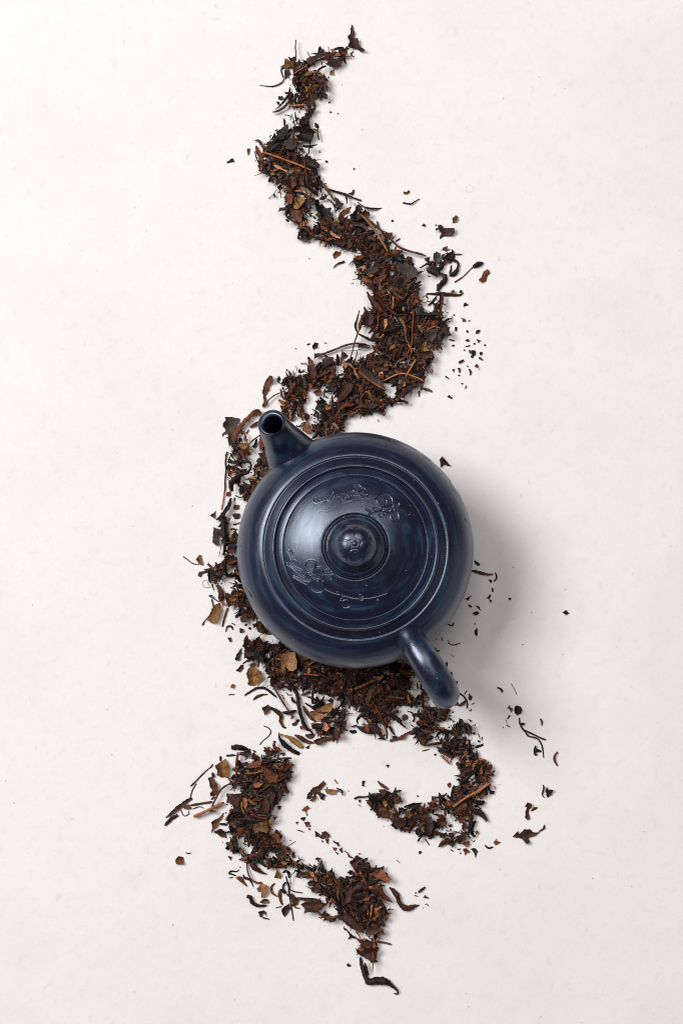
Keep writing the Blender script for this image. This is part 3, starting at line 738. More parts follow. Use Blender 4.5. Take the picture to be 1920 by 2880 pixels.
4Lk 1345,655 1370,665 1425,660 1425,710 1385,750 1370,730 1385,700 1355,690|largest black crumb of the scatter right of the middle pile
4Rr 1465,740,24 1505,770,14
4Rk 1235,800,24 1290,768,26
4Ld 1415,840 1440,810 1455,830 1440,860
4Sr 6 1455,830 1465,885
4Lk 1160,875 1190,870 1185,910
4Rk 1225,870,12 1245,865,18 1245,910,16
4Rk 1355,870,20 1370,905,26 1365,940,12
4Ry 1085,950,20 1125,980,12
4Rd 1320,1055,12 1310,1090,14
4Lk 1105,1180 1130,1160 1170,1190 1160,1210 1130,1195|lowest black flake of the scatter right of the middle pile
4Rk 1125,535,8 1160,545,16 1195,552,6
4Lk 1155,600 1190,595 1190,610 1170,620
5Ld 110,470 150,480 155,530 110,590 105,630 70,700 80,770 40,830 25,800 45,770 30,650 40,590 70,520|long upright curled brown leaf above the spout's tip
5Sd 15 50,810 110,730 180,680 270,640 330,590|thin stalk slanting up right beside the upright curled leaf
5Lk 190,500 215,465 235,510 220,535 240,560 195,535
5Rk 280,580,14 275,540,24 290,500,30 350,490,28 410,510,30
5Lk 400,490 440,480 450,560 420,580
5Ld 540,250 555,250 600,300 640,420 630,520 580,500 540,430 545,330|tall pointed brown leaf standing up left in the pile above the teapot
5So 14 530,350 590,342 650,345
5Sd 10 460,325 530,325
5Lp 700,280 760,240 840,270 820,300 740,330 700,330
5Sr 22 640,490 720,455 790,415 830,370|rust-brown stem right of the tall pointed leaf
5Rp 700,390,16 770,340,40 850,310,26
5Sd 24 640,240 740,210 850,170 950,130 1060,105 1160,110 1240,130|long dark twig arching over the white gap above the teapot
+Ld 612,210 680,215 690,240 650,260 612,290
5Sk 8 910,180 1000,185 1090,180 1160,155 1250,140
5Sk 12 1090,185 1090,230 1065,290
5Ld 920,190 960,210 1000,240 960,270 910,280
5Lp 1110,120 1180,110 1240,130 1180,150 1100,150
5Ld 900,580 980,540 1050,560 1030,640 950,740 900,760 860,690
5Lp 1040,680 1100,640 1120,700 1060,720
5Rp 1120,740,20 1150,690,30 1190,650,12
5Rr 850,930,14 890,850,30 960,800,50 1060,790,30|long rusty curled leaf at the lower edge of the pile above the lid
5Lk 740,600 800,560 870,600 860,640 800,655
5Lk 470,500 520,500 530,570 480,580
5Rr 300,720,14 350,650,40 390,570,50 400,540,20
5Rr 240,620,24 250,690,26 280,740,14
5Lr 480,650 510,680 530,720 490,720
5Lr 600,650 680,600 700,660 640,700
5Sr 10 330,730 420,715 480,700
5Sd 10 640,750 700,730 725,690 710,645
5Ry 420,830,16 450,890,40 480,950,24 495,975,8
5Lt 535,965 585,1040 580,1105 555,1125 475,1085 510,1020|triangular tan leaf lying right beside the spout
5Rk 540,900,30 555,950,20
5Lk 580,1010 660,1010 680,1050 600,1070
5Rp 815,690,20 820,800,40 840,900,24
5Lo 740,830 800,800 800,840 750,850
5Ld 690,880 640,870 650,940 620,930
5Lk 430,420 450,385 470,420 500,390 500,420 450,440
5Sr 6 400,350 420,400 390,470
5Sr 14 1370,900 1405,910 1415,860
5Lk 590,130 620,90 662,100 650,140 605,175|black four-sided flake alone above the pile's long arching twig
5Rr 530,120,14 565,103,16
5Lk 722,82 760,100 735,105
5Ck 405,160,16
5Cr 305,403,24
5Lg 1210,790 1280,780 1320,820 1260,840 1210,830
6Lg 530,100 570,95 640,100 700,110 690,150 640,210 590,300 540,280 500,315 495,285 540,240 510,200 510,170 545,130|large ragged grey-brown leaf left of the spout
6Rd 610,400,60 640,290,70 700,210,60 760,140,54 840,60,50 880,20,50|long twisted dark leaf running from the ragged leaf up to the spout
6Ld 840,10 880,5 920,10 950,45 920,80 880,60
6Rd 810,205,16 860,180,40 910,150,30
6Rk 610,390,40 650,440,44 680,480,30
6Rp 680,470,20 720,500,46 750,545,40 770,570,14
6Sd 16 935,285 860,340 800,400 775,470 780,560 740,590 680,590 640,580|thin dark stem curling down left of the spout
6Rr 720,250,10 755,290,24 760,340,34 790,350,10
6Rr 800,230,10 770,280,20
6Lt 680,400 720,380 780,390 800,420 750,465 710,440|tan leaf scrap left of the spout
6Ly 790,430 810,430 830,500 800,480
6Lr 915,340 940,320 980,340 980,420 930,450 910,410
6Lk 830,430 890,330 900,420 870,450
6Rp 760,560,14 810,600,22 825,650,26 790,720,30 720,740,40 650,780,50 600,850,60 610,930,36|thick wavy purple-brown curl left of the teapot's shoulder
6Sd 14 560,600 590,530 620,500 670,490 690,500
6Sk 8 670,465 620,445 600,460 610,480
6Lk 640,600 700,590 680,630
6Rk 615,540,8 650,580,14 690,600,10
6Sd 18 555,480 535,580 540,690 530,800 530,900 515,960|slender upright twig with an orange lower end left of the teapot
+So 17 520,950 510,1030 490,1135
6Sr 8 530,510 545,560
6Rd 560,700,14 600,710,26 650,720,14
6Sr 10 570,620 620,690
6Rr 755,790,16 820,795,22 890,795,14
6Ld 900,500 960,490 1010,540 1020,640 960,620 930,560
6Ly 930,690 990,650 1040,650 1020,720 960,760 920,740|ochre blotched leaf tucked against the teapot below the spout
6Rr 860,760,16 880,700,36 900,650,26
6Sk 14 640,970 700,995 750,975 790,920
6Lk 680,940 700,870 740,880 700,920
6Lk 690,850 760,840 860,860 800,900
6Ld 810,870 860,850 870,900 830,960 800,930
6Ld 740,1020 780,950 820,970 800,1030
6Lr 540,950 590,920 600,980 550,985
6Lr 630,990 645,1000 640,1040
6Rk 600,1000,20 580,1080,50 530,1170,44 470,1230,36 430,1245,14|long black leaf leaning left of the teapot
6Ld 365,1200 430,1140 420,1240|triangular dark flake at the tip of the leaning black leaf
6Lr 620,1110 640,1075 700,1085 690,1120 640,1130
6Ld 605,1190 640,1170 700,1175 690,1230 640,1240
6Ld 555,1250 570,1220 600,1230 570,1290
7Lg 400,170 475,200 480,240 465,300 470,370 440,380 390,340|square dark grey flake left of the teapot's belly
7Sd 8 500,330 485,400 460,500
7Rk 505,80,44 510,180,50 520,280,50 530,380,40 515,485,20|long upright black shred right of the square grey flake
7Lr 575,190 615,175 670,185 660,200 600,200
7Lk 615,140 700,110 690,130 640,150
7Ld 550,280 620,285 670,300 640,310 580,295
7Ld 620,220 640,205 680,260 650,250
7Lp 550,420 600,400 660,410 640,470 590,470
7Lk 550,350 620,340 660,340 650,400 580,390
7Ly 240,480 265,485 272,530 290,600 240,585 205,540 225,500|small ochre leaf with a long stalk, farthest left of the teapot
+Sr 14 60,500 110,535 170,580 240,590
7Rd 335,580,30 370,610,30 400,640,30 430,610,10
7Ld 225,720 240,670 330,660 330,680 285,690 260,735
7Lk 340,650 400,680 410,750 370,800 350,790
7Rk 530,540,16 520,640,24 485,720,24 460,790,14
7Lr 440,690 480,660 490,710 450,720
7Ld 460,600 500,575 510,630 470,640
7Lr 540,530 600,530 670,550 620,580 550,600
7St 5 380,840 310,850 275,810 290,775 330,770 345,830|thin pale fibre curled into a loop left of the teapot
7Rr 365,800,12 410,795,14 460,805,10
7Rd 385,810,20 410,885,10
7Rd 440,820,26 480,880,60 490,960,70 480,1010,30
7Lr 520,900 600,930 680,950 690,1010 620,1050 570,1080 545,1010|orange-spotted brown leaf at the lower left of the teapot
7Ly 575,965 615,945 665,970 645,1005 595,1005
7Sd 14 350,940 400,970 460,1010
7Ld 345,935 395,935 390,970
7Sd 16 380,980 400,1070
7Ly 480,1020 495,1090 470,1180 440,1250 380,1250 330,1210 300,1245 295,1275 260,1275 310,1210 360,1150 400,1060|olive-brown scoop-shaped leaf at the lower left of the teapot
7Sr 26 560,1080 530,1170 500,1290|stubby reddish stem beside the scoop-shaped leaf
7Lr 480,1010 530,1010 540,1060 500,1050
7Lk 645,1155 685,1190 660,1195
7Lp 700,1190 760,1140 790,1150 770,1240 720,1245
7Rk 535,1350,8 555,1290,16 600,1285,20 620,1325,12
7Rk 605,1250,10 645,1268,12
7Lk 695,1300 745,1340 710,1365 695,1350
7Cd 765,1268,34 810,1310,36 855,1268,34 885,1188,34 897,1235,36
7Ld 880,1290 950,1250 980,1320 960,1370 900,1350
8Ld 0,90 40,90 50,130 30,145
8Ld 140,-10 180,0 170,40 140,30
8Lk 155,200 160,260 130,350 85,345 100,280|upright black flake left of the pile below the teapot
8Ld 90,460 150,400 175,395 180,440 140,485
8Ld 190,100 225,50 240,110 300,150 270,210 220,170
8Lk 185,205 300,230 330,300 230,310 180,330 190,270
8Lk 300,230 400,270 430,320 380,370 310,320
8Rk 170,390,14 230,350,24 300,330,14
8Ly 260,410 300,420 350,460 380,470 385,510 400,540 350,600 290,640 230,625 235,560 210,500 235,440|glossy olive-yellow leaf on the left of the pile below the teapot
8Lp 230,400 300,370 330,400 280,420
8Rt 335,640,12 370,600,18 410,545,12
8Lt 590,280 680,270 750,250 780,350 780,440 740,470 690,460 650,420 620,500 600,400|large mottled tan leaf just under the teapot's lower left rim
8Lp 620,440 650,430 650,500 635,515
8Lr 780,260 860,290 940,330 860,350 810,340
8Lr 470,245 540,240 530,255 480,260
8Rt 900,410,14 930,380,30 975,355,26
8So 20 860,505 940,510 1030,520|short level pale stem right of the mottled tan leaf
8Lp 1040,460 1130,430 1140,450 1080,480
8Rp 1030,500,14 1110,540,36 1200,570,20
8Sd 10 1385,450 1340,550
8Sd 20 1320,600 1300,660 1290,740
9So 34 68,355 160,315 240,275 315,245|short thick orange stem in the teapot's shade
8Sr 24 505,625 560,720 640,850 710,950 740,995|long rust-brown stem slanting down right below the olive-yellow leaf
+Lr 700,1005 730,965 755,985 730,1010
8Rk 190,745,16 250,705,24 320,665,28 390,655,28 450,680,26 510,730,26 550,765,14|arched black leaf below the olive-yellow leaf
8Sr 8 430,690 440,650 480,625
8Rd 285,800,8 320,765,30 370,740,26 450,730,10
8Ld 385,880 455,845 500,880 470,910 420,970|brown leaf with a long curled tail left of the pile below the teapot
+Rd 480,880,26 550,920,44 600,970,50 600,1040,40 630,1100,26 660,1105,8
8Rk 615,930,14 660,940,44 730,925,40 780,915,14
8Rk 750,660,36 790,760,44 800,860,44 830,980,40 870,1090,40 960,1170,14|long curved black leaf running down right of the rust stem
8Sd 26 830,740 880,720 930,700
8Rk 720,760,26 740,810,30 770,830,14
8Rk 970,620,16 960,700,26 955,780,30 950,830,14
8Sk 24 870,830 950,880 1020,930 1100,940 1180,915 1250,880 1300,800|black stem curving like a smile over the broad tan leaf
8Lt 920,930 1050,880 1130,830 1200,830 1170,900 1100,980 1020,1030 960,990|broad tan-brown leaf below the teapot
8Rr 850,860,14 890,930,40 940,1000,34 1000,1040,14
8Lp 1120,800 1160,770 1200,800 1170,840
8Lk 940,1080 1000,1060 1080,1060 1080,1100 1010,1110 950,1110
8Lo 1090,1040 1130,1080 1150,1110 1110,1150 1060,1120|orange leaf scrap under the broad tan-brown leaf
8Ld 980,1130 1060,1130 1070,1170 1020,1190
8Ld 1170,1150 1220,1100 1260,1150 1270,1220 1190,1240
8Sd 26 1230,1100 1290,1120 1350,1140
8Lk 1365,1140 1440,1130 1450,1165 1400,1175
8Lk 1385,1090 1460,1070 1450,1090 1400,1105
8Ld 1280,1050 1340,1020 1330,1080 1290,1090
8Lk 720,1060 800,1010 810,1030 770,1080 730,1085
8Lr 810,1090 850,1080 870,1130 830,1130
8Ld 870,1180 970,1170 980,1200 930,1230 880,1210
8Rd 750,1190,14 810,1210,44 860,1250,50 930,1270,34 970,1280,10
8Ld 960,1250 1060,1210 1125,1210 1090,1260 1030,1300 990,1290
8Ld 870,1330 930,1300 910,1345
8Ry 590,1180,16 680,1210,34 760,1260,70 820,1310,50 855,1335,16|olive-brown boat-shaped leaf above the lower left pile
bRk 1295,0,8 1310,70,30 1360,130,60 1430,190,50 1530,245,36|long black leaf under the olive boat-shaped leaf
8Sk 12 405,1085 460,1110 485,1150 460,1200 390,1260 360,1300|thin wavy black strand rising from the lower left pile
8Rk 10,735,10 75,733,12
8Lr 30,650 50,615 88,625 75,655 45,660|small round brown scrap left of the olive-yellow leaf
8Ck 400,160,20
9Ly 200,440 230,360 300,340 290,390 250,450 230,500 190,520|olive strip of leaf below the thick orange stem
9Sr 24 265,480 290,530 320,570 360,660 400,750 430,840 430,900 425,915|long rust stem curving down below the olive strip
9So 26 450,435 540,450 625,460|short level orange stem left of the handle
9Rk 110,745,10 95,700,26 140,650,40 210,620,30 270,610,14
9Lr 150,740 200,745 260,800 240,850 190,820
9Lp 210,740 300,740 350,790 340,840 290,860 240,850
9Rk 380,590,20 450,630,36 540,690,40 600,750,24 660,800,8|slim black leaf pointing down right below the handle
9Rk 500,620,14 560,680,24 600,715,14
9Rk 460,770,30 490,830,26 520,870,10
9Ly 600,650 630,630 660,650 665,690 620,710 600,690
9Rk 660,600,10 710,620,16 735,680,16 720,720,24
9Rr 460,935,30 540,910,30 600,890,40 650,850,20 720,820,14|rust leaf with a stalk bridging to the right-hand curl
9Lk 485,885 550,880 540,900 500,905
9Rk 325,915,10 370,905,24 415,920,8
9Lk 720,800 760,780 860,850 850,890 780,880 730,850
9So 16 780,705 840,720 885,770
9Sr 12 985,740 980,800
9Sk 6 690,700 690,740 730,770
9Lp 780,890 840,890 875,930 850,970 800,970
9Rd 840,995,8 930,975,30 1010,960,36 1060,930,14
9Rd 820,1050,6 860,1040,12 910,1028,6
9Ld 995,1045 1030,1030 1070,1055 1030,1080
9Cr 972,1088,36
9So 24 1035,1095 1090,1150 1140,1195|short ochre stem inside the right-hand curl
9Sk 12 1170,755 1240,740
9Lk 1240,680 1280,690 1300,740 1270,770 1235,720
9Lk 1300,760 1340,730 1380,780 1390,840 1320,850
9Lk 1330,680 1380,700 1370,730
9Sk 8 1430,735 1420,770
9Ck 1410,850,42
9Sk 10 1455,850 1480,920
9Sk 10 1500,890 1495,940
9Lk 1450,920 1490,950 1460,955
9Lk 1410,1000 1510,960 1515,990 1440,1020
9Rk 1350,920,20 1360,1010,50 1350,1100,30
9Rk 1060,980,20 1070,1030,46 1140,1070,40 1170,1060,10
9Lk 1120,670 1165,700 1140,705
9Sk 20 1220,390 1290,430 1330,500 1330,570|black forked shred right of the handle's tip
+Sk 14 1330,370 1300,410
9Lk 1350,400 1395,440 1380,480 1350,470
9Ld 1180,510 1220,490 1240,530 1190,540
9Rd 1230,540,20 1290,510,34 1310,480,10
9Lk 1370,520 1420,500 1400,525
9Lk 1345,585 1385,575 1370,605
9Ck 1172,613,20
9Lk 1190,260 1230,265 1220,320 1200,310
9Lk 1130,155 1165,165 1165,205 1145,190
9Rk 1105,45,20 1100,100,22
9Lk 415,1215 455,1200 445,1240|black crumb on a pale stain inside the right-hand curl
aRk -20,425,20 30,405,20 90,405,16 150,395,14|thin black tail at the left tip of the right-hand curl
aLk 70,225 105,222 90,270 105,285 70,285
aLk 25,440 60,435 50,475
aRy 25,490,6 60,512,10
aRr 245,225,14 290,270,34 350,310,26 370,320,8|brown leaf sliver standing on the left tip of the right-hand curl
aLd 260,320 340,320 350,360 300,400 260,350
aRd 400,380,20 450,350,34 515,335,12
aLk 150,380 200,370 300,400 290,440 200,460 150,440
aLy 300,460 340,450 360,490 330,520 300,490
aLd 430,430 500,385 510,420 480,490 440,470
aSr 14 250,470 310,530 390,600
aLd 260,540 340,520 400,600 370,650 290,640 250,605
aRp 420,500,20 450,560,30 470,600,14
aLk 480,520 540,530 530,590 490,590
aRk 540,520,16 610,510,60 670,495,50 750,472,8|black leaf with a thin pointed tip in the right-hand curl
aLy 560,570 600,560 650,600 610,640 580,620
aLd 370,650 450,640 540,640 570,680 550,730 460,770 430,760 450,740|ragged brown leaf on the lower edge of the right-hand curl
aLk 630,640 660,600 760,590 840,610 820,640 740,640 660,680
aLk 770,640 850,620 860,680 880,740 830,860 790,840 780,740|folded black leaf at the lowest point of the right-hand curl
aLd 800,520 880,505 940,520 900,540 840,545
aLr 850,395 905,400 900,460 870,480 850,440|orange-brown flake standing up in the right-hand curl
aLr 815,490 850,450 890,490
aLy 880,550 940,555 930,575 890,575
aRd 870,600,16 930,610,30 990,640,20
aRd 950,500,20 1000,560,30 1010,620,20
aLk 670,770 720,760 760,820 700,840 670,820
aSk 24 700,910 720,870 750,840
aSk 14 780,880 800,910 830,950
aRt 745,760,10 755,785,20 770,800,10
aLd 900,650 1000,640 1030,700 1000,730 930,720
aLk 1040,720 1080,710 1085,740 1050,745
aSo 30 1095,520 1180,455 1280,390 1380,340 1460,280 1520,248|long pale brown stem slanting across the right-hand curl
aLr 1025,265 1060,240 1070,260 1060,305 1030,285
aLk 1060,420 1080,300 1100,275 1110,340 1130,410 1080,440
aRk 1170,270,14 1240,210,30 1330,120,24 1430,20,14
aRr 1205,140,10 1260,95,18
aRd 1450,10,10 1490,60,36 1520,95,20
aLp 1200,90 1260,80 1280,120 1230,130
aLd 1470,150 1505,145 1490,185
aLk 1500,320 1568,340 1550,375 1510,370
aLk 1320,530 1380,550 1425,570 1420,595 1340,580
aLy 1210,640 1240,620 1280,640 1250,665
aRk 1290,600,30 1290,690,50 1275,780,30 1265,860,12
aLd 1190,720 1240,700 1260,740 1230,800 1190,770
aLk 1310,770 1340,800 1310,800
aLr 1340,800 1370,775 1380,820 1350,830
aLk 1315,845 1350,830 1350,855 1320,860
aLd 1320,710 1345,705 1335,745
aLk 940,865 1020,800 1040,830 990,870
aLd 1050,770 1080,765 1070,800
aLd 1040,815 1100,805 1080,850 1050,840
aSk 8 1090,798 1140,808
aLk 1005,870 1040,860 1050,900
aSd 14 1050,910 1100,880 1150,840
aLk 1010,945 1060,910 1100,930 1085,970 1040,940
aLd 1130,850 1200,820 1250,850 1240,890 1160,900
aLd 1190,930 1270,900 1280,940 1240,970
aLk 1140,930 1180,900 1190,935
aLk 1065,990 1100,1025 1075,1015
aRk 1140,990,12 1160,1000,14 1175,985,10
aCr 1175,1038,24
aLr 1205,990 1240,980 1280,1025 1225,1065|rust flake at the bottom of the right-hand curl
aLk 1285,990 1340,980 1370,1020 1360,1050 1340,1090 1330,1040 1300,1000|black hooked flake at the bottom of the right-hand curl
aLk 705,1020 730,1012 745,1035 715,1055|lone black crumb below the middle of the right-hand curl
aCk 698,398,24
aRo 455,1115,6 490,1145,6
aRk 1450,950,14 1490,980,22 1540,970,20
eLr 125,2215 170,2150 165,2190 220,2205 190,2230 155,2250
eRk 175,155,14 225,180,26 245,215,30
eSr 10 360,105 395,165 435,255|thin brown sliver above the round black bud right of the handle
eLy 310,425 335,385 345,415 388,445 365,490 345,460|olive flake left of the round black bud
eLk 405,410 440,393 485,410 505,460 490,500 440,530 410,500 400,450|round black crumpled bud right of the handle
eRk 310,570,20 345,525,18
eLd 288,655 330,660 350,685 320,675
eSr 6 290,580 310,650
eCk 253,684,18
eSd 22 468,560 475,640 510,700 555,760 590,800 640,815 700,830 745,880 775,960 790,1085|forked dark twig lying right of the handle
+Sd 24 530,720 600,755 680,790 760,830 820,850
+Lk 470,640 510,622 550,635 510,662
eRk 745,570,16 765,610,24 765,660,20
eLk 655,985 680,915 690,960 740,980 765,1015 700,1010 690,1030 655,1045
eRk 670,1050,20 705,1045,16
eRd 975,1010,24 930,1070,34 935,1130,30 975,1195,20|short curved brown shred farthest right of all the tea
eRk 785,1445,14 790,1500,22 770,1570,16 800,1620,8
eLd 815,1510 835,1470 850,1510 915,1515 890,1580 845,1620 820,1580|heart-shaped brown scrap right of the right-hand curl
eLd 535,1730 570,1675 630,1695 630,1730 595,1770 600,1850 605,1890 580,1915 540,1870 545,1800 570,1740|upright brown leaf roll right of the right-hand curl
eLd 610,1790 660,1740 705,1735 690,1775 650,1795
eLd 375,2130 450,2050 460,2100 530,2030 600,2030 650,2070 700,2075 780,2020 800,1950 810,2020 770,2050 700,2100 640,2135 590,2140 600,2210 560,2225 530,2190 500,2160 450,2145|large twisted brown leaf alone at the lower right
fLd 68,85 85,65 100,85 135,120 120,118 95,110 75,128|dark leaf scrap with a stalk beside the teapot's upper right shoulder
fRk 262,640,6 275,655,14 290,665,14
fRd 245,695,12 290,705,16 330,715,12 365,715,8
fRk 375,705,6 385,730,8 370,755,8
fLk 335,745 360,750 355,765
fRk 360,790,7 363,812,9
fLk 325,850 345,825 355,835 345,850
fLd 340,850 360,860 350,872
fLk 205,850 250,832 225,860
fRk 228,885,6 248,895,10
fLk 265,885 285,890 300,915 285,905
fLk 250,930 275,918 295,930 270,942
fCk 265,990,12 53,1073,8 457,850,18 475,677,6 527,1103,8 577,925,6
fRk 275,1015,10 270,1035,18 275,1055,8
fRk 110,990,4 140,998,8 148,982,6
fSk 6 118,1080 125,1100 150,1105 185,1095
fSk 5 80,1062 88,1085
fSr 3 132,1157 152,1172
fLk 745,925 765,912 785,930 765,940|lone black crumb far right of the teapot's shadow
fRk 45,1120,6 55,1140,12 70,1135,6
bRk 760,170,40 830,165,60 900,175,50 960,195,14|black rolled leaf on top of the lower left pile
bLk 870,220 980,210 990,250 910,270
bRd 705,262,22 760,258,26 810,255,16
bSr 30 835,225 825,300 820,370 820,510|upright rust-brown stick at the lower left pile's upper edge
bRr 1240,120,30 1250,170,40 1310,200,40|red-brown leaf at the upper right of the lower left pile
bLk 1225,100 1250,92 1275,110 1245,125
bLd 1120,200 1200,200 1230,230 1150,230
bRk 1120,290,14 1190,260,30 1260,240,12
bSk 28 1110,350 1220,320 1330,295 1440,290|dark hollow stick jutting out right of the lower left pile
bLp 1330,230 1360,225 1365,250 1340,270
bLy 580,370 640,330 690,295 720,340 750,400 740,460 730,515 640,500 600,480 610,430|large brown leaf with a yellow middle at the lower left pile's upper left
bRd 640,320,24 640,280,26 640,265,10
bSd 16 305,605 400,510 470,440 530,390 555,355|thin straight twig slanting left of the yellow-centred leaf
bSk 14 365,575 320,660 300,740
bLd 500,510 550,490 600,570 620,640 600,690 560,720 530,710 525,680 550,650 520,600|jagged brown leaf between the purple stem and the straight twig
bRd 545,450,20 565,500,40
bLd 530,760 560,710 600,740
bSp 24 830,550 720,590 640,650 580,760 515,890|purple stem leaning left out of the lower left pile
bSo 36 340,950 450,900 560,845 680,790|thick orange stem end pointing left out of the lower left pile
bLd 510,900 550,860 595,895
bRd 320,740,30 250,780,40 160,850,44 90,910,34 25,960,10|forked dark twig at the far left of the lower left pile
+Sd 26 545,780 420,800 300,820
+Ld 210,820 290,810 320,860 240,865
+Sk 10 330,860 400,835 455,855
+Sk 12 190,870 230,940 280,920 285,880
+Rd 160,930,40 100,960,44 30,1030,30 15,1050,10
bLd 535,1010 620,960 680,900 660,960 600,1060 560,1090 540,1140 545,1060|dark pointed leaf lying left of the lower left pile
bLd 570,1115 640,1080 690,1110 710,1195 650,1180
bRd 630,1030,20 680,1030,30 720,1045,12
bSk 20 770,1110 720,1120 670,1140
bLy 1010,1040 1090,1010 1170,1000 1180,1090 1170,1130 1080,1110 1020,1140|bright yellow-orange leaf in the lower left pile
bLo 1005,580 1060,560 1120,575 1060,620 1010,610|pale orange flake in the lower left pile's upper half
bRt 910,465,10 980,460,24 1075,445,14
bRt 950,750,20 1000,790,36 1040,815,14|whitish papery flake in the lower left pile
bLo 890,740 930,735 950,770 920,880 895,830
bRy 880,780,20 880,850,30 910,920,12
bLp 710,680 800,690 900,680 860,760 840,830 770,800 740,730
bRp 1150,650,40 1220,690,60 1210,790,50 1190,900,40 1150,970,24|long wavy purple-brown leaf on the lower left pile's right side
bLd 1090,790 1150,740 1200,800 1180,900 1110,930 1070,890
bRr 990,890,14 1050,950,26 1150,975,14
bRk 870,980,20 950,970,50 1050,990,44 1140,990,14
bRk 720,1000,30 760,930,46 860,900,20
bLd 930,400 980,340 1110,310 1090,390 1000,400
bLk 830,400 880,365 915,400 880,440
bLd 1090,370 1200,430 1290,480 1270,560 1180,570 1140,500
bRd 1150,570,12 1260,550,36 1370,490,30 1450,450,10
bSk 20 1390,510 1440,505
bSk 16 1440,365 1420,430 1470,450
bSk 10 1390,540 1360,630
bRp 1060,680,14 1130,640,30 1210,590,14
bLk 1280,640 1330,660 1320,740 1290,760 1260,700
bLk 1280,830 1325,825 1300,870
bLk 1225,950 1280,945 1250,995
bLr 1240,1120 1300,1150 1330,1260 1280,1240 1240,1180
bLk 770,1140 830,1200 850,1330 800,1300
bLp 725,1240 770,1230 790,1290 775,1340 730,1290
hLr 118,830 140,800 168,808 172,848 128,852|lone square brown flake left of the lower left pile
hRk 182,780,4 200,785,8 218,782,4
hSr 3 100,1240 105,1232
hCk 490,1708,5
cRd 430,320,50 450,380,70 510,430,50 560,460,24 610,475,6|dark leaf with a pointed tail under the lower left pile
cLd 160,270 205,275 200,330 175,295
cRk 290,425,8 255,445,16 200,440,18 175,465,18 210,475,16 255,495,12
cLk 170,520 220,505 215,520
cRr 255,520,14 300,525,50 340,570,30 380,612,12
cRk 335,480,14 350,515,26 400,530,22 430,570,14 450,620,8
cLt 490,630 540,565 610,605 610,670 580,740 540,740 545,680 510,670|tan leaf hanging from a long curved stalk
+Rr 375,350,18 385,430,18 420,520,18 490,570,22 540,565,14
cRd 375,725,30 420,735,50 440,790,40 500,825,36 600,825,16|brown cup-shaped leaf curl below the tan leaf with a stalk
+Ly 515,790 570,750 620,760 630,795 560,810
cLd 500,900 560,880 595,900 590,940 560,920 550,960 520,950|small dark curl, lowest of the pieces left of the bottom pile
+Rk 555,965,16 590,970,14 630,985,8
cLy 690,400 720,395 740,450 765,490 760,535 720,520 685,510 705,450|olive flake standing between the two lower piles
cRk 775,460,14 810,440,24 845,460,34 850,520,14
cSd 18 815,500 840,600 860,750 885,900 900,1000|straight dark upright stick left of the bottom pile
cRk 780,640,20 790,590,20 830,560,14 860,610,12 880,660,12 1000,685,8
cSk 10 960,415 880,480 865,550 880,600
cRr 690,575,16 655,620,26 660,680,26 720,730,14
cRr 760,640,20 745,700,40 760,780,30 780,820,16
cRk 770,640,30 790,665,36 810,690,40
cLd 820,700 890,690 960,770 950,820 890,840 870,750
cLd 770,860 850,800 870,860 840,900 800,960 780,930
cSd 10 700,855 770,835
cLd 900,830 980,860 920,860
cRd 940,740,16 1030,755,40 1130,760,40 1220,780,20
cLk 1050,575 1100,540 1140,580 1110,610 1070,605
cLd 1085,625 1150,610 1190,660 1160,695 1110,680
cLd 980,815 1050,780 1130,780 1220,800 1230,840 1160,880 1050,900 1020,915 1025,860|big brown pointed leaf at the left end of the bottom pile
cRy 1160,880,20 1220,940,30 1320,965,30 1440,925,16
cLd 1250,960 1340,970 1390,1000 1310,1020
cLd 600,300 660,290 650,380 620,400 600,350
cLd 720,370 800,370 840,380 810,410 750,410
cLy 760,345 800,325 840,345 800,370
cLd 885,230 915,225 920,290 890,290
cRk 950,265,8 970,305,14
cLd 1140,305 1170,285 1210,295 1180,320
cLd 810,180 875,195 850,250
cLd 985,335 1050,380 990,380
cLr 1270,460 1300,455 1290,510 1260,510
cLr 1300,480 1330,450 1345,480 1320,490
cRr 1000,510,24 1060,510,26 1130,515,12
cLd 1140,0 1180,50 1150,60
cLd 1180,50 1240,20 1310,30 1290,70 1220,80
cLd 1260,100 1300,80 1290,140
cLd 1215,85 1240,110 1220,118
cRk 1345,95,10 1370,120,20 1410,130,24
cLk 1380,130 1415,140 1410,165
cLd 1330,170 1390,180 1370,215 1350,205
cLd 1410,195 1450,170 1450,240
cRr 1370,225,8 1405,250,20
cRd 1470,210,12 1510,240,10 1525,275,20 1565,290,14
iLd 440,950 470,910 500,900 530,870 540,890 520,915 500,940 470,950
iLd 450,985 480,950 490,960 470,990
iLy 530,920 570,920 610,925 590,950 550,945|olive boat-shaped flake at the top of the small dotted arc
iRk 600,915,6 630,930,10 632,955,6
iRo 588,868,8 605,890,8
iLk 740,880 755,872 748,905
iCk 665,930,8
iCr 515,955,14 450,1140,16
iLr 405,1035 440,1010 455,1025 430,1045
iSk 5 430,1040 438,1070
iLk 400,1080 430,1075 420,1100
iLr 420,1105 445,1095 460,1125 435,1130
iLk 372,1105 390,1100 385,1120
iRk 380,1145,4 400,1150,6 420,1158,4
iLk 480,1150 510,1170 500,1190
iLd 515,1160 540,1150 565,1180 545,1195
iLd 535,1195 555,1195 550,1222
iCk 1045,958,10
dLp 565,255 610,230 660,180 700,210 720,270 680,260 630,330 600,310|dark jagged leaf at the upper tip of the bottom pile
dLd 740,215 780,205 775,240 745,250
dLp 730,270 790,260 805,310 760,300
dLp 805,330 860,315 910,330 930,370 880,380 830,360
dLr 920,325 970,380 1010,440 1055,442 1000,480 920,450 840,410 900,380|purple-red leaf pointing right off the bottom pile
dSr 10 640,340 660,305 720,295
dSr 8 650,350 700,320 730,330
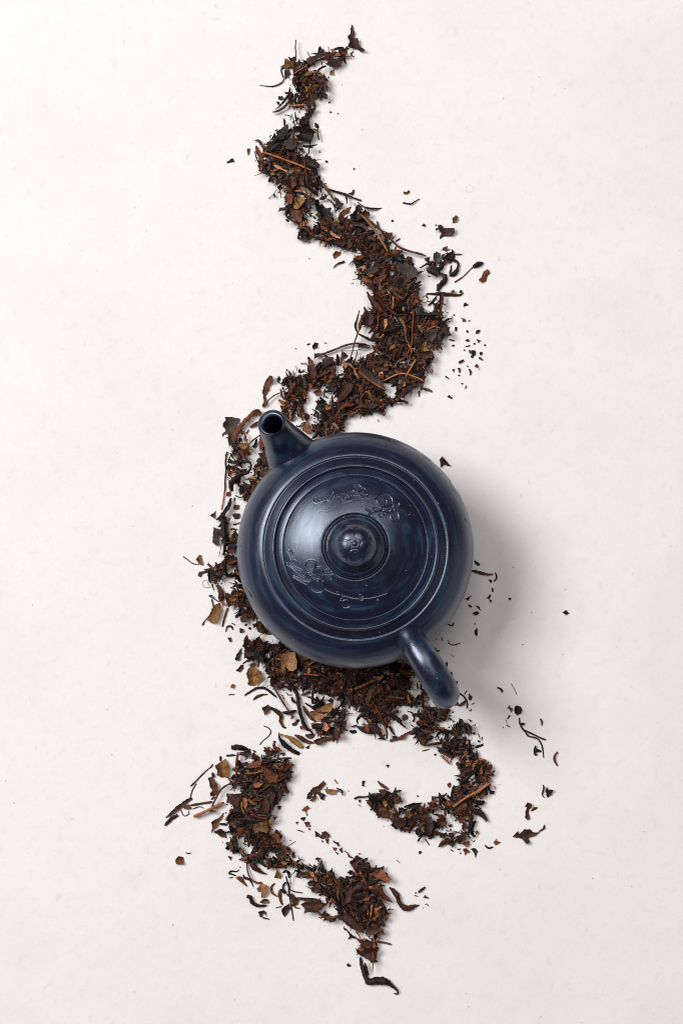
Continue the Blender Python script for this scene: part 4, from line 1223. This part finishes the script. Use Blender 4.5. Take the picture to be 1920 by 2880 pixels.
dRd 755,525,12 830,490,30 910,450,20
dRk 560,440,20 640,430,44 720,440,20
dRp 600,620,30 640,560,60 700,540,60 770,550,24|arched purple-brown leaf in the middle of the bottom pile
dLk 600,480 690,460 720,500 650,530 590,520
dRd 860,500,30 900,580,70 960,640,56 1055,715,10|brown leaf tapering down right off the bottom pile
dLp 480,760 520,680 560,560 610,520 590,620 580,700 520,740
dRd 470,600,30 490,680,40 480,760,14
dRy 440,560,14 430,620,36 450,690,14
dLr 320,490 390,485 380,515 340,520|bright red-brown flake in the bottom pile
dLr 700,690 760,620 800,650 790,690 730,695
dSo 24 825,735 815,810 805,885|short upright orange stem stub in the bottom pile
dRo 780,800,14 775,850,20
dLd 500,860 540,830 640,920 730,1000 720,1050 600,1010 520,950|large brown leaf on the bottom pile's lower left side
dLp 780,1000 850,960 930,1000 960,1020 870,1060 800,1090 740,1060|smooth purple-brown leaf at the foot of the bottom pile
dLd 870,1070 965,1015 940,1060 890,1110
dRk 620,780,14 700,830,40 780,890,30
dLk 590,640 700,600 740,640 690,680 620,670
dRk 900,680,20 960,760,36 1000,840,20 1020,860,8
dSk 14 1000,800 1035,785
dSk 10 1010,830 1050,840
dLd 930,900 960,860 1010,880 990,910 960,930
dRd 720,930,14 750,910,24 785,930,14 770,970,14
dRk 515,1005,14 560,1050,16 590,1090,30 630,1110,30
dLk 545,1130 580,1090 590,1110
dSr 14 640,1040 690,1110 700,1230
dRr 630,1100,14 690,1150,30 740,1190,30 800,1220,20
dLd 720,1150 770,1125 810,1150 790,1190 740,1180
dSr 24 875,1150 960,1165 1040,1185|reddish stem jutting out right below the bottom pile
dRr 830,1110,40 835,1180,50 845,1230,30
dLd 625,1210 680,1260 780,1240 880,1220 890,1260 850,1390 760,1350 690,1310 650,1270|folded dark brown leaf above the lowest black leaf
dRr 832,1260,26 835,1350,18 830,1495,6|thin reddish stem pointing straight down at the lower end
dLk 860,1350 895,1385 850,1390
dRk 690,1330,24 705,1410,40 730,1490,50 755,1560,60 790,1600,70 870,1590,84 960,1590,80 1040,1640,44 1095,1690,24 1115,1725,20 1095,1742,20 1065,1738,10|big black leaf bent like an L with a hooked tip, lowest of all
+Rk 745,1390,14 760,1460,36 780,1530,30
dLd 535,1415 555,1395 590,1425 570,1440 545,1435|lone brown crumb left of the lowest black leaf
dRd 1015,545,20 1060,580,50 1110,640,60 1120,690,44 1160,750,60 1220,775,66 1290,755,44 1355,745,10|wavy brown leaf lying alone right of the bottom pile
dRk 1340,600,20 1380,570,28 1420,540,16
dCk 1313,605,22 1398,777,14
dRk 1298,632,10 1320,640,12 1338,643,8
dLd 1395,660 1415,625 1465,670 1430,668
dSk 10 1420,740 1440,730 1460,755
dRo 1100,238,6 1130,265,6
'''
# ------------------------------------------------------------------ tea: heap height map, so that pieces lie on one another
HG = 0.0004; HX0, HY0 = -0.16, -0.235
HW, HHH = int(0.32 / HG), int(0.47 / HG)
HMAP = np.zeros((HHH, HW), np.float32)
def hcell(xy):
    i = np.clip(((xy[:, 0] - HX0) / HG).astype(int), 1, HW - 2); j = np.clip(((xy[:, 1] - HY0) / HG).astype(int), 1, HHH - 2)
    return j, i
def support(xy, pct):
    j, i = hcell(np.asarray(xy)); return float(np.percentile(HMAP[j, i], pct))
def deposit(P):
    j, i = hcell(P); z = P[:, 2].astype(np.float32)
    for dj in (-1, 0, 1):
        for di in (-1, 0, 1):
            np.maximum.at(HMAP, (j + dj, i + di), z - 0.00012 * (abs(dj) + abs(di)))
def zcap(xy, cap):
    r = math.hypot(xy[0] - POT[0], xy[1] - POT[1]) * 1000
    if r < 50: cap = min(cap, np.interp(r, [28, 31, 36, 42, 46, 50], [0.4, 0.8, 3.0, 7.0, 11.0, 16.0]) * 0.001)
    return cap
def at_height(px, z):
    """photo points -> world points lying z above the table"""
    px = np.asarray(px, float); k = (CAM_D - z) / CAM_D
    return np.stack([CX + (px[:, 0] - NX) / S0 * k, CY + (NY - px[:, 1]) / S0 * k], 1)
def hz(x, y, s, seed): return mnoise.noise(Vector((x * s, y * s, seed)))
THICK = 0.00015

def shell(top, tris, th):
    """give a sheet real thickness: top, underside, and a separate rim so that the edge stays crisp"""
    n = len(top); top = np.asarray(top)
    bot = top.copy(); bot[:, 2] -= th
    V = [top, bot]; F = list(tris) + [tuple(n + k for k in t[::-1]) for t in tris]
    cnt = {}
    for t in tris:
        for a, b in zip(t, t[1:] + t[:1]):
            cnt[(a, b)] = cnt.get((a, b), 0) + 1
    base = 2 * n; rim = []; idx = {}
    for (a, b) in cnt:
        if (b, a) in cnt: continue
        for q in (a, b):
            if q not in idx:
                idx[q] = base + len(rim); rim.append(top[q]); rim.append(bot[q])
        F.append((idx[b], idx[a], idx[a] + 1, idx[b] + 1))
    if rim: V.append(np.array(rim))
    return np.vstack(V), F

def geo_outline(px, z0=None, rg=rnd, cap=0.0034):
    px = np.asarray(px, float)
    cen = px.mean(0)
    ext = (px.max(0) - px.min(0)).max()
    # ragged edge
    out = []
    n = len(px)
    for i in range(n):
        a, b = px[i], px[(i + 1) % n]; out.append(a)
        Lg = np.linalg.norm(b - a)
        m = int(Lg / 4.5)
        nrm = np.array([b[1] - a[1], a[0] - b[0]]) / max(Lg, 1e-6)
        for k in range(1, m):
            out.append(a + (b - a) * (k / m + rg.uniform(-.12, .12) / m) + nrm * rg.uniform(-1, 1) * min(1.5, 0.13 * Lg))
    px = np.array(out)
    g0 = at_height(px, 0.0)
    if z0 is None:
        smp = np.vstack([g0, (g0 + g0.mean(0)) / 2])
        z0 = min(support(smp, 74), zcap(g0.mean(0), cap))
    sp = max(4.5, ext / 7.0)
    poly = px
    ins = []
    lo, hi = px.min(0), px.max(0)
    y = lo[1] + sp * 0.5
    while y < hi[1]:
        x = lo[0] + sp * 0.5
        while x < hi[0]:
            q = (x + rg.uniform(-.3, .3) * sp, y + rg.uniform(-.3, .3) * sp)
            if inside(q, poly): ins.append(q)
            x += sp
        y += sp
    pts = [Vector(p) for p in px] + [Vector(p) for p in ins]
    v, e, f = delaunay_2d_cdt(pts, [], [list(range(len(px)))], 1, 1e-4)[:3]
    v = np.array([(p[0], p[1]) for p in v])
    tris = []
    for t in f:
        t = tuple(t)
        a, b, c = v[t[0]], v[t[1]], v[t[2]]
        ar = (b[0] - a[0]) * (c[1] - a[1]) - (b[1] - a[1]) * (c[0] - a[0])
        tris.append(t if ar < 0 else (t[0], t[2], t[1]))        # photo y runs down
    W = at_height(v, z0 + 0.0006)
    c = W - W.mean(0); u_, s_, vt = np.linalg.svd(c, full_matrices=False)
    uu = c @ vt[0]; vv = c @ vt[1]; hu = np.abs(uu).max() + 1e-6; hv = np.abs(vv).max() + 1e-6
    seed = rg.uniform(0, 99)
    curl = rg.choice((-1, 1, 1)) * rg.uniform(0.22, 0.62); bend = rg.choice((-1, 1)) * rg.uniform(0.03, 0.20); fold = rg.uniform(0, 0.35)
    slope = rg.uniform(-0.22, 0.22); slope2 = rg.uniform(-0.12, 0.12)
    z = curl * hv * (vv / hv) ** 2 + bend * hu * (uu / hu) ** 2 + fold * np.abs(vv) + slope * vv + slope2 * uu
    wr = min(0.00055, 0.16 * hv)
    z = z + np.array([hz(x, y, 420, seed) * wr + hz(x, y, 1100, seed + 7) * wr * 0.45 for x, y in W])
    z = np.clip(z, np.percentile(z, 2), np.percentile(z, 98))
    z = z - z.min()
    mx = 0.0024
    if z.max() > mx: z *= mx / z.max()
    top = np.column_stack([W, z0 + z + THICK + 0.00005])
    return top, tris, z0

def inside(q, poly):
    x, y = q; r = False; n = len(poly); j = n - 1
    for i in range(n):
        xi, yi = poly[i][0], poly[i][1]; xj, yj = poly[j][0], poly[j][1]
        if (yi > y) != (yj > y) and x < (xj - xi) * (y - yi) / (yj - yi + 1e-12) + xi: r = not r
        j = i
    return r

def spine(pts, step):
    pts = np.asarray(pts, float)
    if len(pts) == 2: pts = np.vstack([pts[0], pts.mean(0), pts[1]])
    n = max(3, int(np.linalg.norm(np.diff(pts[:, :2], axis=0), axis=1).mean() / step) + 1)
    return cr(pts, n)

def geo_ribbon(pts, z0=None, rg=rnd, cap=0.0034, lift=None):
    """rolled, twisted leaf along a spine (x, y, width in photo pixels)"""
    q = spine(pts, 4.0)
    g = at_height(q[:, :2], 0.0)
    if z0 is None: z0 = min(support(g, 76), zcap(g.mean(0), cap))
    g = at_height(q[:, :2], z0 + 0.0006)
    w = np.maximum(q[:, 2], 1.0) / S0
    n = len(g); seed = rg.uniform(0, 99)
    ln = np.linalg.norm(np.diff(g, axis=0), axis=1).sum()
    t = np.gradient(g, axis=0); t /= np.linalg.norm(t, axis=1)[:, None] + 1e-12
    nr = np.stack([-t[:, 1], t[:, 0]], 1)
    fold = rg.choice((1, 1, -1)) * rg.uniform(0.45, 0.95)
    tilt0, tw = rg.uniform(-0.5, 0.5), rg.uniform(-0.9, 0.9)
    lf = lift if lift is not None else rg.uniform(0.0, 0.10) * ln
    s = np.linspace(0, 1, n)
    arch = np.sin(np.pi * s) * min(lf, 0.0022) + np.array([hz(a * 9, 0, 1, seed) for a in s]) * 0.0003
    A = np.array([-1, -0.6, -0.2, 0.2, 0.6, 1.0]); m = len(A)
    top = np.zeros((n, m, 3))
    for i in range(n):
        hw = w[i] / 2
        jag = np.ones(m); jag[0] += rg.uniform(-.22, .18); jag[-1] += rg.uniform(-.22, .18)
        off = A * jag * hw
        z = fold * hw * (1 - A ** 2) if fold > 0 else -fold * hw * A ** 2
        z = z + off * math.tan(max(-0.7, min(0.7, tilt0 + tw * (s[i] - 0.5)))) + arch[i]
        z = z + np.array([hz(g[i, 0] + o, g[i, 1], 900, seed + k) for k, o in enumerate(off)]) * min(0.0003, hw * 0.35)
        top[i, :, :2] = g[i] + nr[i] * off[:, None]; top[i, :, 2] = z
    top = top.reshape(-1, 3)
    top[:, 2] -= top[:, 2].min(); mx = 0.0026
    if top[:, 2].max() > mx: top[:, 2] *= mx / top[:, 2].max()
    top[:, 2] += z0 + THICK + 0.00005
    tris = []
    for i in range(n - 1):
        for k in range(m - 1):
            a = i * m + k; tris += [(a, a + m, a + m + 1), (a, a + m + 1, a + 1)]
    tris = [t_[::-1] for t_ in tris]
    return top, tris, z0

def geo_tube(pts, width, z0=None, rg=rnd, cap=0.0040, sides=7, taper=True):
    q = spine(np.asarray(pts, float)[:, :2], 6.0)
    g = at_height(q, 0.0)
    if z0 is None: z0 = min(support(g, 88), zcap(g.mean(0), cap))
    g = at_height(q, z0 + 0.0005)
    n = len(g); r0 = width / S0 / 2; seed = rg.uniform(0, 99)
    s = np.linspace(0, 1, n)
    rad = np.array([r0 * (1 + 0.28 * hz(a * 14, 0.3, 1, seed)) for a in s])
    if taper: rad *= np.interp(s, [0, 0.06, 0.9, 1], [0.85, 1.0, 0.92, 0.62])
    ends = [support(g[:2], 50), support(g[-2:], 50)]
    z = z0 * 0.6 + 0.4 * np.interp(s, [0, 0.5, 1], [min(ends[0], z0), z0, min(ends[1], z0)]) + rad + np.array([hz(a * 5, 0.7, 1, seed) for a in s]) * 0.0003
    t = np.gradient(g, axis=0); t /= np.linalg.norm(t, axis=1)[:, None] + 1e-12
    nr = np.stack([-t[:, 1], t[:, 0]], 1)
    V = []
    for i in range(n):
        for k in range(sides):
            a = 2 * math.pi * k / sides
            rr = rad[i] * (1 + rg.uniform(-.10, .10))
            V.append((g[i, 0] + nr[i, 0] * math.cos(a) * rr, g[i, 1] + nr[i, 1] * math.cos(a) * rr, max(0.00002, z[i] + math.sin(a) * rr)))
    F = [(i * sides + k, i * sides + (k + 1) % sides, (i + 1) * sides + (k + 1) % sides, (i + 1) * sides + k) for i in range(n - 1) for k in range(sides)]
    F.append(tuple(range(sides))[::-1]); F.append(tuple((n - 1) * sides + k for k in range(sides)))
    return np.array(V), F, z0

# ------------------------------------------------------------------ tea litter: the small bits nobody could count, heaped in the traced piles
class Litter:
    def __init__(s): s.V = []; s.F = []; s.M = []; s.T = []; s.n = 0
    def add(s, V, F, code, tint):
        s.V.append(V); s.F += [tuple(k + s.n for k in f) for f in F]; s.M += [CODES.index(code)] * len(F); s.T.append(np.full(len(V), tint, np.float32)); s.n += len(V)
    def build(s, name):
        o = mesh_obj(name, np.vstack(s.V), s.F, [MATS[c] for c in CODES], tint=np.concatenate(s.T))
        o.data.polygons.foreach_set('material_index', s.M); o.data.update(); return o
LIT = Litter()
def rot_place(V, yaw, pitch, roll, x, y, z0):
    cz, sz = math.cos(yaw), math.sin(yaw); cp, sp = math.cos(pitch), math.sin(pitch); crr, sr = math.cos(roll), math.sin(roll)
    Ry = np.array([[cp, 0, sp], [0, 1, 0], [-sp, 0, cp]]); Rx = np.array([[1, 0, 0], [0, crr, -sr], [0, sr, crr]]); Rz = np.array([[cz, -sz, 0], [sz, cz, 0], [0, 0, 1]])
    V = V @ (Rz @ Ry @ Rx).T
    V[:, 2] -= V[:, 2].min(); V += np.array([x, y, z0 + 0.00003]); return V
def bit_flake(rg, Ln, Wd):
    n = rg.randint(6, 9); a0 = rg.uniform(0, 6.28); pts = []
    for i in range(n):
        a = a0 + 2 * math.pi * i / n + rg.uniform(-.25, .25); r = rg.choice((rg.uniform(0.42, 0.75), rg.uniform(0.8, 1.2)))
        pts.append((math.cos(a) * Ln / 2 * r, math.sin(a) * Wd / 2 * r))
    c = rg.choice((-1, 1)) * rg.uniform(0.15, 0.5) / max(Wd, 1e-6)
    top = [(x, y, c * y * y + rg.uniform(-.06, .06) * Wd) for x, y in pts] + [(0, 0, rg.uniform(-.08, .12) * Wd)]
    return shell(np.array(top), [(i, (i + 1) % n, n) for i in range(n)], 0.00014)
def bit_shred(rg, Ln, Wd):
    n = 5; top = []; bend = rg.uniform(-1.3, 1.3); tw = rg.uniform(-1.2, 1.2); t0 = rg.uniform(-.6, .6); fold = rg.uniform(0.3, 0.9)
    for i in range(n):
        s = i / (n - 1) - 0.5; w_ = Wd / 2 * (1 - (2 * abs(s)) ** 2.5 * rg.uniform(0.25, 0.85)) * rg.uniform(0.75, 1.15)
        a = bend * s; x = s * Ln * math.cos(a * 0.5); y = s * Ln * math.sin(a) * 0.8; ti = t0 + tw * s
        for k in (-1, 0, 1):
            yy = k * w_; zz = (0 if k else fold * w_)
            top.append((x, y + yy * math.cos(ti) - zz * math.sin(ti), yy * math.sin(ti) + zz * math.cos(ti) + s * s * Ln * 0.15))
    tris = []
    for i in range(n - 1):
        for k in range(2):
            a = i * 3 + k; tris += [(a, a + 3, a + 4), (a, a + 4, a + 1)]
    return shell(np.array(top), [t[::-1] for t in tris][::1], 0.00014)
def bit_stem(rg, Ln, Wd):
    n, sd = 5, 5; V = []; bend = rg.uniform(-.9, .9)
    for i in range(n):
        s = i / (n - 1) - 0.5; r = Wd / 2 * (1 - 0.5 * abs(s)) * rg.uniform(0.85, 1.15)
        for k in range(sd):
            a = 6.283 * k / sd; V.append((s * Ln, s * s * Ln * bend + math.cos(a) * r, math.sin(a) * r + s * s * Ln * 0.1))
    F = [(i * sd + k, i * sd + (k + 1) % sd, (i + 1) * sd + (k + 1) % sd, (i + 1) * sd + k) for i in range(n - 1) for k in range(sd)]
    F += [tuple(range(sd))[::-1], tuple((n - 1) * sd + k for k in range(sd))]
    return np.array(V), F
def scatter_bit(rg, px, py, Ln, heap, form=None, code=None):
    g = at_height([(px, py)], 0.0)[0]
    r = math.hypot(g[0] - POT[0], g[1] - POT[1])
    if r < 0.031: return
    form = form or rg.choices('FSTs', (40, 42, 10, 8))[0]
    code = code or rg.choices('kdgprtyo', (35, 30, 2.5, 13, 12.5, 1.6, 2.8, 3.2))[0]
    if form == 'T' and Ln > 0.0017: code = rg.choice('rrodpdr')
    if form == 'F': V, F = bit_flake(rg, Ln, Ln * rg.uniform(0.45, 0.85))
    elif form == 'S': V, F = bit_shred(rg, Ln * rg.uniform(1.0, 2.1), Ln * rg.uniform(0.30, 0.58))
    elif form == 'T': V, F = bit_stem(rg, Ln * rg.uniform(1.1, 2.2), rg.uniform(0.00022, 0.00042))
    else: V, F = bit_shred(rg, Ln * rg.uniform(1.2, 2.4), rg.uniform(0.00035, 0.0006))
    ti = 0.46 if heap > 0.3 else 0.2
    V = rot_place(V, rg.uniform(0, 6.28), rg.gauss(0, ti), rg.gauss(0, ti * 0.8), g[0], g[1], 0)
    hgt = V[:, 2].max()
    if hgt > 0.0018: V[:, 2] *= 0.0018 / hgt
    z0 = min(support(V[:, :2], 55), zcap(g, 0.0015 * heap))
    k = (CAM_D - z0) / CAM_D
    d = np.array([CX + (g[0] - CX) * k - g[0], CY + (g[1] - CY) * k - g[1], z0])
    V = V + d
    deposit(V)
    LIT.add(V, F, code, min(1, max(0, rg.gauss(0.42, 0.20))))
def fill_piles():
    rg = random.Random(11); total = 0
    piles = []
    for ln in PILES.strip().splitlines():
        h, pts = ln.split(';'); tl, dens, heap = h.split(); ox, oy, s = TILE[tl]
        poly = [(ox + float(p.split(',')[0]) / s, oy + float(p.split(',')[1]) / s) for p in pts.split()]
        x = [p[0] for p in poly]; y = [p[1] for p in poly]
        ar = abs(sum(x[i] * y[i - 1] - x[i - 1] * y[i] for i in range(len(x)))) / 2 / (S0 / 100) ** 2
        piles.append((poly, float(dens) * ar * DENSITY, float(heap), min(x), max(x), min(y), max(y)))
    # three passes: fine dust first, coloured dark as shade in the gaps, then small bits, then larger bits on top
    for lo, hi, share in ((0.0008, 0.0018, 0.38), (0.0017, 0.0036, 0.48), (0.0028, 0.0050, 0.30)):
        for poly, n, heap, x0, x1, y0, y1 in piles:
            k = int(n * share); tries = 0
            while k > 0 and tries < 40 * n + 400:
                tries += 1
                px, py = rg.uniform(x0, x1), rg.uniform(y0, y1)
                if not inside((px, py), poly): continue
                if any((px - a) ** 2 + (py - b) ** 2 < (c + (lo + hi) * 0.22 * S0) ** 2 for a, b, c in GAPS): continue
                scatter_bit(rg, px, py, rg.uniform(lo, hi), heap, code=rg.choice('kkkdd') if hi < 0.002 else None); k -= 1; total += 1
    # crumbs fallen just outside the piles
    for poly, n, heap, x0, x1, y0, y1 in piles:
        for i in range(len(poly)):
            a, b = poly[i], poly[(i + 1) % len(poly)]
            m = int(math.dist(a, b) / 9 * min(heap, 1.0))
            for _ in range(m):
                t = rg.random(); o = rg.expovariate(1 / 6.5)
                ang = rg.uniform(0, 6.28)
                scatter_bit(rg, a[0] + (b[0] - a[0]) * t + math.cos(ang) * o, a[1] + (b[1] - a[1]) * t + math.sin(ang) * o, rg.uniform(0.0003, 0.0013), 0.2); total += 1
    return total
DENSITY = 1.2
NBITS = fill_piles()

# ------------------------------------------------------------------ the pieces one can tell apart
CNAME = {'k': 'black', 'd': 'dark brown', 'g': 'grey-brown', 'p': 'purple-brown', 'r': 'rust-brown', 't': 'tan', 'y': 'ochre', 'o': 'orange'}
def region_of(x, y):
    if y < 300: return 'in the top clump'
    if y < 640 and x < 905: return 'in the upper left bend'
    if x > 1180 and y < 860 or (x > 1090 and y < 560): return 'in the sparse cluster right of the upper pile'
    if y < 700: return 'in the upper pile'
    if x > 1245 and y < 1160: return 'in the crumb scatter right of the middle pile'
    if y < 1060 and x > 975: return 'in the middle pile'
    if y < 1260 and x > 745: return 'in the pile just above the teapot'
    if x < 780 and y < 1440: return 'in the tangle left of the spout'
    if x < 780 and y < 1790: return "in the strip along the teapot's left side"
    if x > 1240 and y < 1880: return "in the teapot's shadow on the right"
    if x > 1370 and y < 2390: return 'in the sparse scatter at the lower right'
    if y < 2090 and x < 1150: return 'in the pile below the teapot'
    if 800 < x < 985 and 2180 < y < 2440: return 'in the small dotted arc'
    if x > 980 and y < 2480: return 'in the right-hand curl'
    if x > 1130: return 'in the crumbs right of the bottom pile'
    if x < 850 and y < 2440: return 'in the lower left pile'
    if x < 850: return 'in the loose pieces left of the bottom pile'
    return 'in the bottom pile'
class Spec: pass
def parse_pieces():
    out = []
    for ln in PIECES.strip().splitlines():
        body, _, label = ln.partition('|')
        part = body[0] == '+'
        if part: tl = out[-1].tile; kind, code = body[1], body[2]; rest = body[3:]
        else: tl, kind, code = body[0], body[1], body[2]; rest = body[3:]
        tok = rest.split(); ox, oy, s = TILE[tl]; wd = None
        if kind == 'S': wd = float(tok.pop(0)) / s
        pts = []
        for t in tok:
            v = [float(k) for k in t.split(',')]
            pts.append([ox + v[0] / s, oy + v[1] / s] + [k / s for k in v[2:]])
        todo = [pts] if kind != 'C' else [[p] for p in pts]
        for p in todo:
            q = Spec(); q.tile = tl; q.kind = kind; q.code = code; q.pts = np.array(p); q.w = wd; q.label = label or None; q.part = part; q.parts = []
            if part: out[-1].parts.append(q)
            else: out.append(q)
    return out
def build_piece(q, parent=None, zmin=None):
    rg = random.Random(int(q.pts[0][0] * 31 + q.pts[0][1] * 17))
    if q.kind == 'C':
        r = q.pts[0][2] * 0.56; n = rg.randint(5, 7); a0 = rg.uniform(0, 6.28)
        q.pts = np.array([(q.pts[0][0] + math.cos(a0 + 6.283 * i / n) * r * rg.uniform(.55, 1.1), q.pts[0][1] + math.sin(a0 + 6.283 * i / n) * r * rg.uniform(.5, 1.0)) for i in range(n)])
    if q.kind in 'LC':
        top, tris, z0 = geo_outline(q.pts[:, :2], None, rg); V, F = shell(top, tris, THICK)
    elif q.kind == 'R':
        top, tris, z0 = geo_ribbon(q.pts, None, rg); V, F = shell(top, tris, THICK)
    else:
        V, F, z0 = geo_tube(q.pts, q.w, None, rg)
    V[:, 2] = np.maximum(V[:, 2], 0.00002)
    deposit(V)
    tint = min(0.95, max(0.05, rg.gauss(0.5, 0.16)))
    q.ext = float((q.pts[:, :2].max(0) - q.pts[:, :2].min(0)).max())
    if q.name == 'litter': LIT.add(V, F, q.code, tint); return None
    org = V.mean(0); org[2] = V[:, 2].min()
    return mesh_obj(q.name, V, F, MATS[q.code], parent, True, tint, org)
def build_pieces():
    specs = parse_pieces()
    for q in specs:
        P = q.pts[:, :2]; e = (P.max(0) - P.min(0)); q.c = P.mean(0)
        q.size = float(e.max()) if q.kind != 'C' else q.pts[0][2]
        if q.size < 7.5 and not q.label and not q.parts: q.name = 'litter'
        elif q.kind == 'S': q.name, q.form, q.cat = 'tea_twig', 'stem', 'twig'
        elif q.kind == 'C' or q.size < 15: q.name, q.form, q.cat = 'tea_crumb', 'crumb', 'crumb'
        elif q.kind == 'R' : q.name, q.form, q.cat = 'tea_shred', 'curled shred', 'tea leaf'
        else: q.name, q.form, q.cat = 'tea_leaf', 'leaf', 'tea leaf'
        for p in q.parts:
            if 'midrib' in (q.label or ''): p.name = 'midrib'
            elif q.kind == 'S': p.name = {'S': 'side_shoot'}.get(p.kind, 'leaf_blade')
            elif p.kind == 'S' or 'stalk' in (q.label or '') : p.name = 'stalk'
            else: p.name = 'leaf_lobe'
    # labels for the ones without their own words: colour, form, where; then which one of those alike
    groups = {}
    for q in specs:
        if q.name == 'litter': continue
        if not q.label: groups.setdefault((CNAME[q.code], q.form, region_of(*q.c)), []).append(q)
    rest = []
    named = [q for q in specs if q.name != 'litter' and q.label]
    for (cn, form, reg), qs in groups.items():
        def lab(pre): return (pre + ' ' + cn + ' ' + form + ' ' + reg).strip()
        n = len(qs)
        if n == 1: qs[0].label = lab('loose') ; continue
        if n == 2:
            a, b = sorted(qs, key=lambda q: q.c[1]); a.label, b.label = lab('upper'), lab('lower'); continue
        left = list(qs)
        for pre, key in (('largest', lambda q: -q.size), ('topmost', lambda q: q.c[1]), ('lowest', lambda q: -q.c[1]), ('leftmost', lambda q: q.c[0]), ('rightmost', lambda q: -q.c[0])):
            if not left: break
            m = min(left, key=key)
            if m is min(qs, key=key) or pre == 'largest':
                m.label = lab(pre); left.remove(m)
        rest += left
    STOP = {'in', 'at', 'of', 'the', 'on', 'out', 'up', 'to', 'and', 'with', 'a', 'along', 'below', 'above', 'beside', 'under', 'across', 'into', 'its', 'from', 'right', 'left', 'just', 'like', 'over', 'between', 'down', 'through', 'round', 'right-hand', "handle's", "teapot's", "pile's", "clump's", 'lower', 'upper', 'middle', 'bottom', 'small', 'standing', 'that', 'far', 'white', "spout's", 'largest'}
    used = set(q.label for q in specs if q.name != 'litter' and q.label)
    for q in rest:                                    # the others by what they lie beside
        done = False
        for m in sorted(named, key=lambda m: float(np.hypot(*(m.c - q.c))))[:6]:
            wds = m.label.split(',')[0].split()[:7]
            while wds and wds[-1] in STOP: wds.pop()
            dx, dy = q.c - m.c
            side = ('right of' if dx > 0 else 'left of') if abs(dx) > abs(dy) else ('below' if dy > 0 else 'above')
            s = CNAME[q.code] + ' ' + q.form + ' just ' + side + ' the ' + ' '.join(wds)
            if s not in used: q.label = s; used.add(s); done = True; break
        if not done: q.label = 'one of several small ' + CNAME[q.code] + ' ' + q.form + 's ' + region_of(*q.c)
    for q in specs:
        o = build_piece(q)
        if o is None: continue
        grp = {'stem': 'loose tea stems ', 'crumb': 'tea crumbs '}.get(q.form, 'tea leaves ') + region_of(*q.c)
        tag(o, q.label, q.cat, grp)
        for p in q.parts:
            build_piece(p, o)
build_pieces()
lit = LIT.build('tea_litter')
tag(lit, 'fine dark dried tea bits heaped along the winding trail', 'tea leaves', kind='stuff')
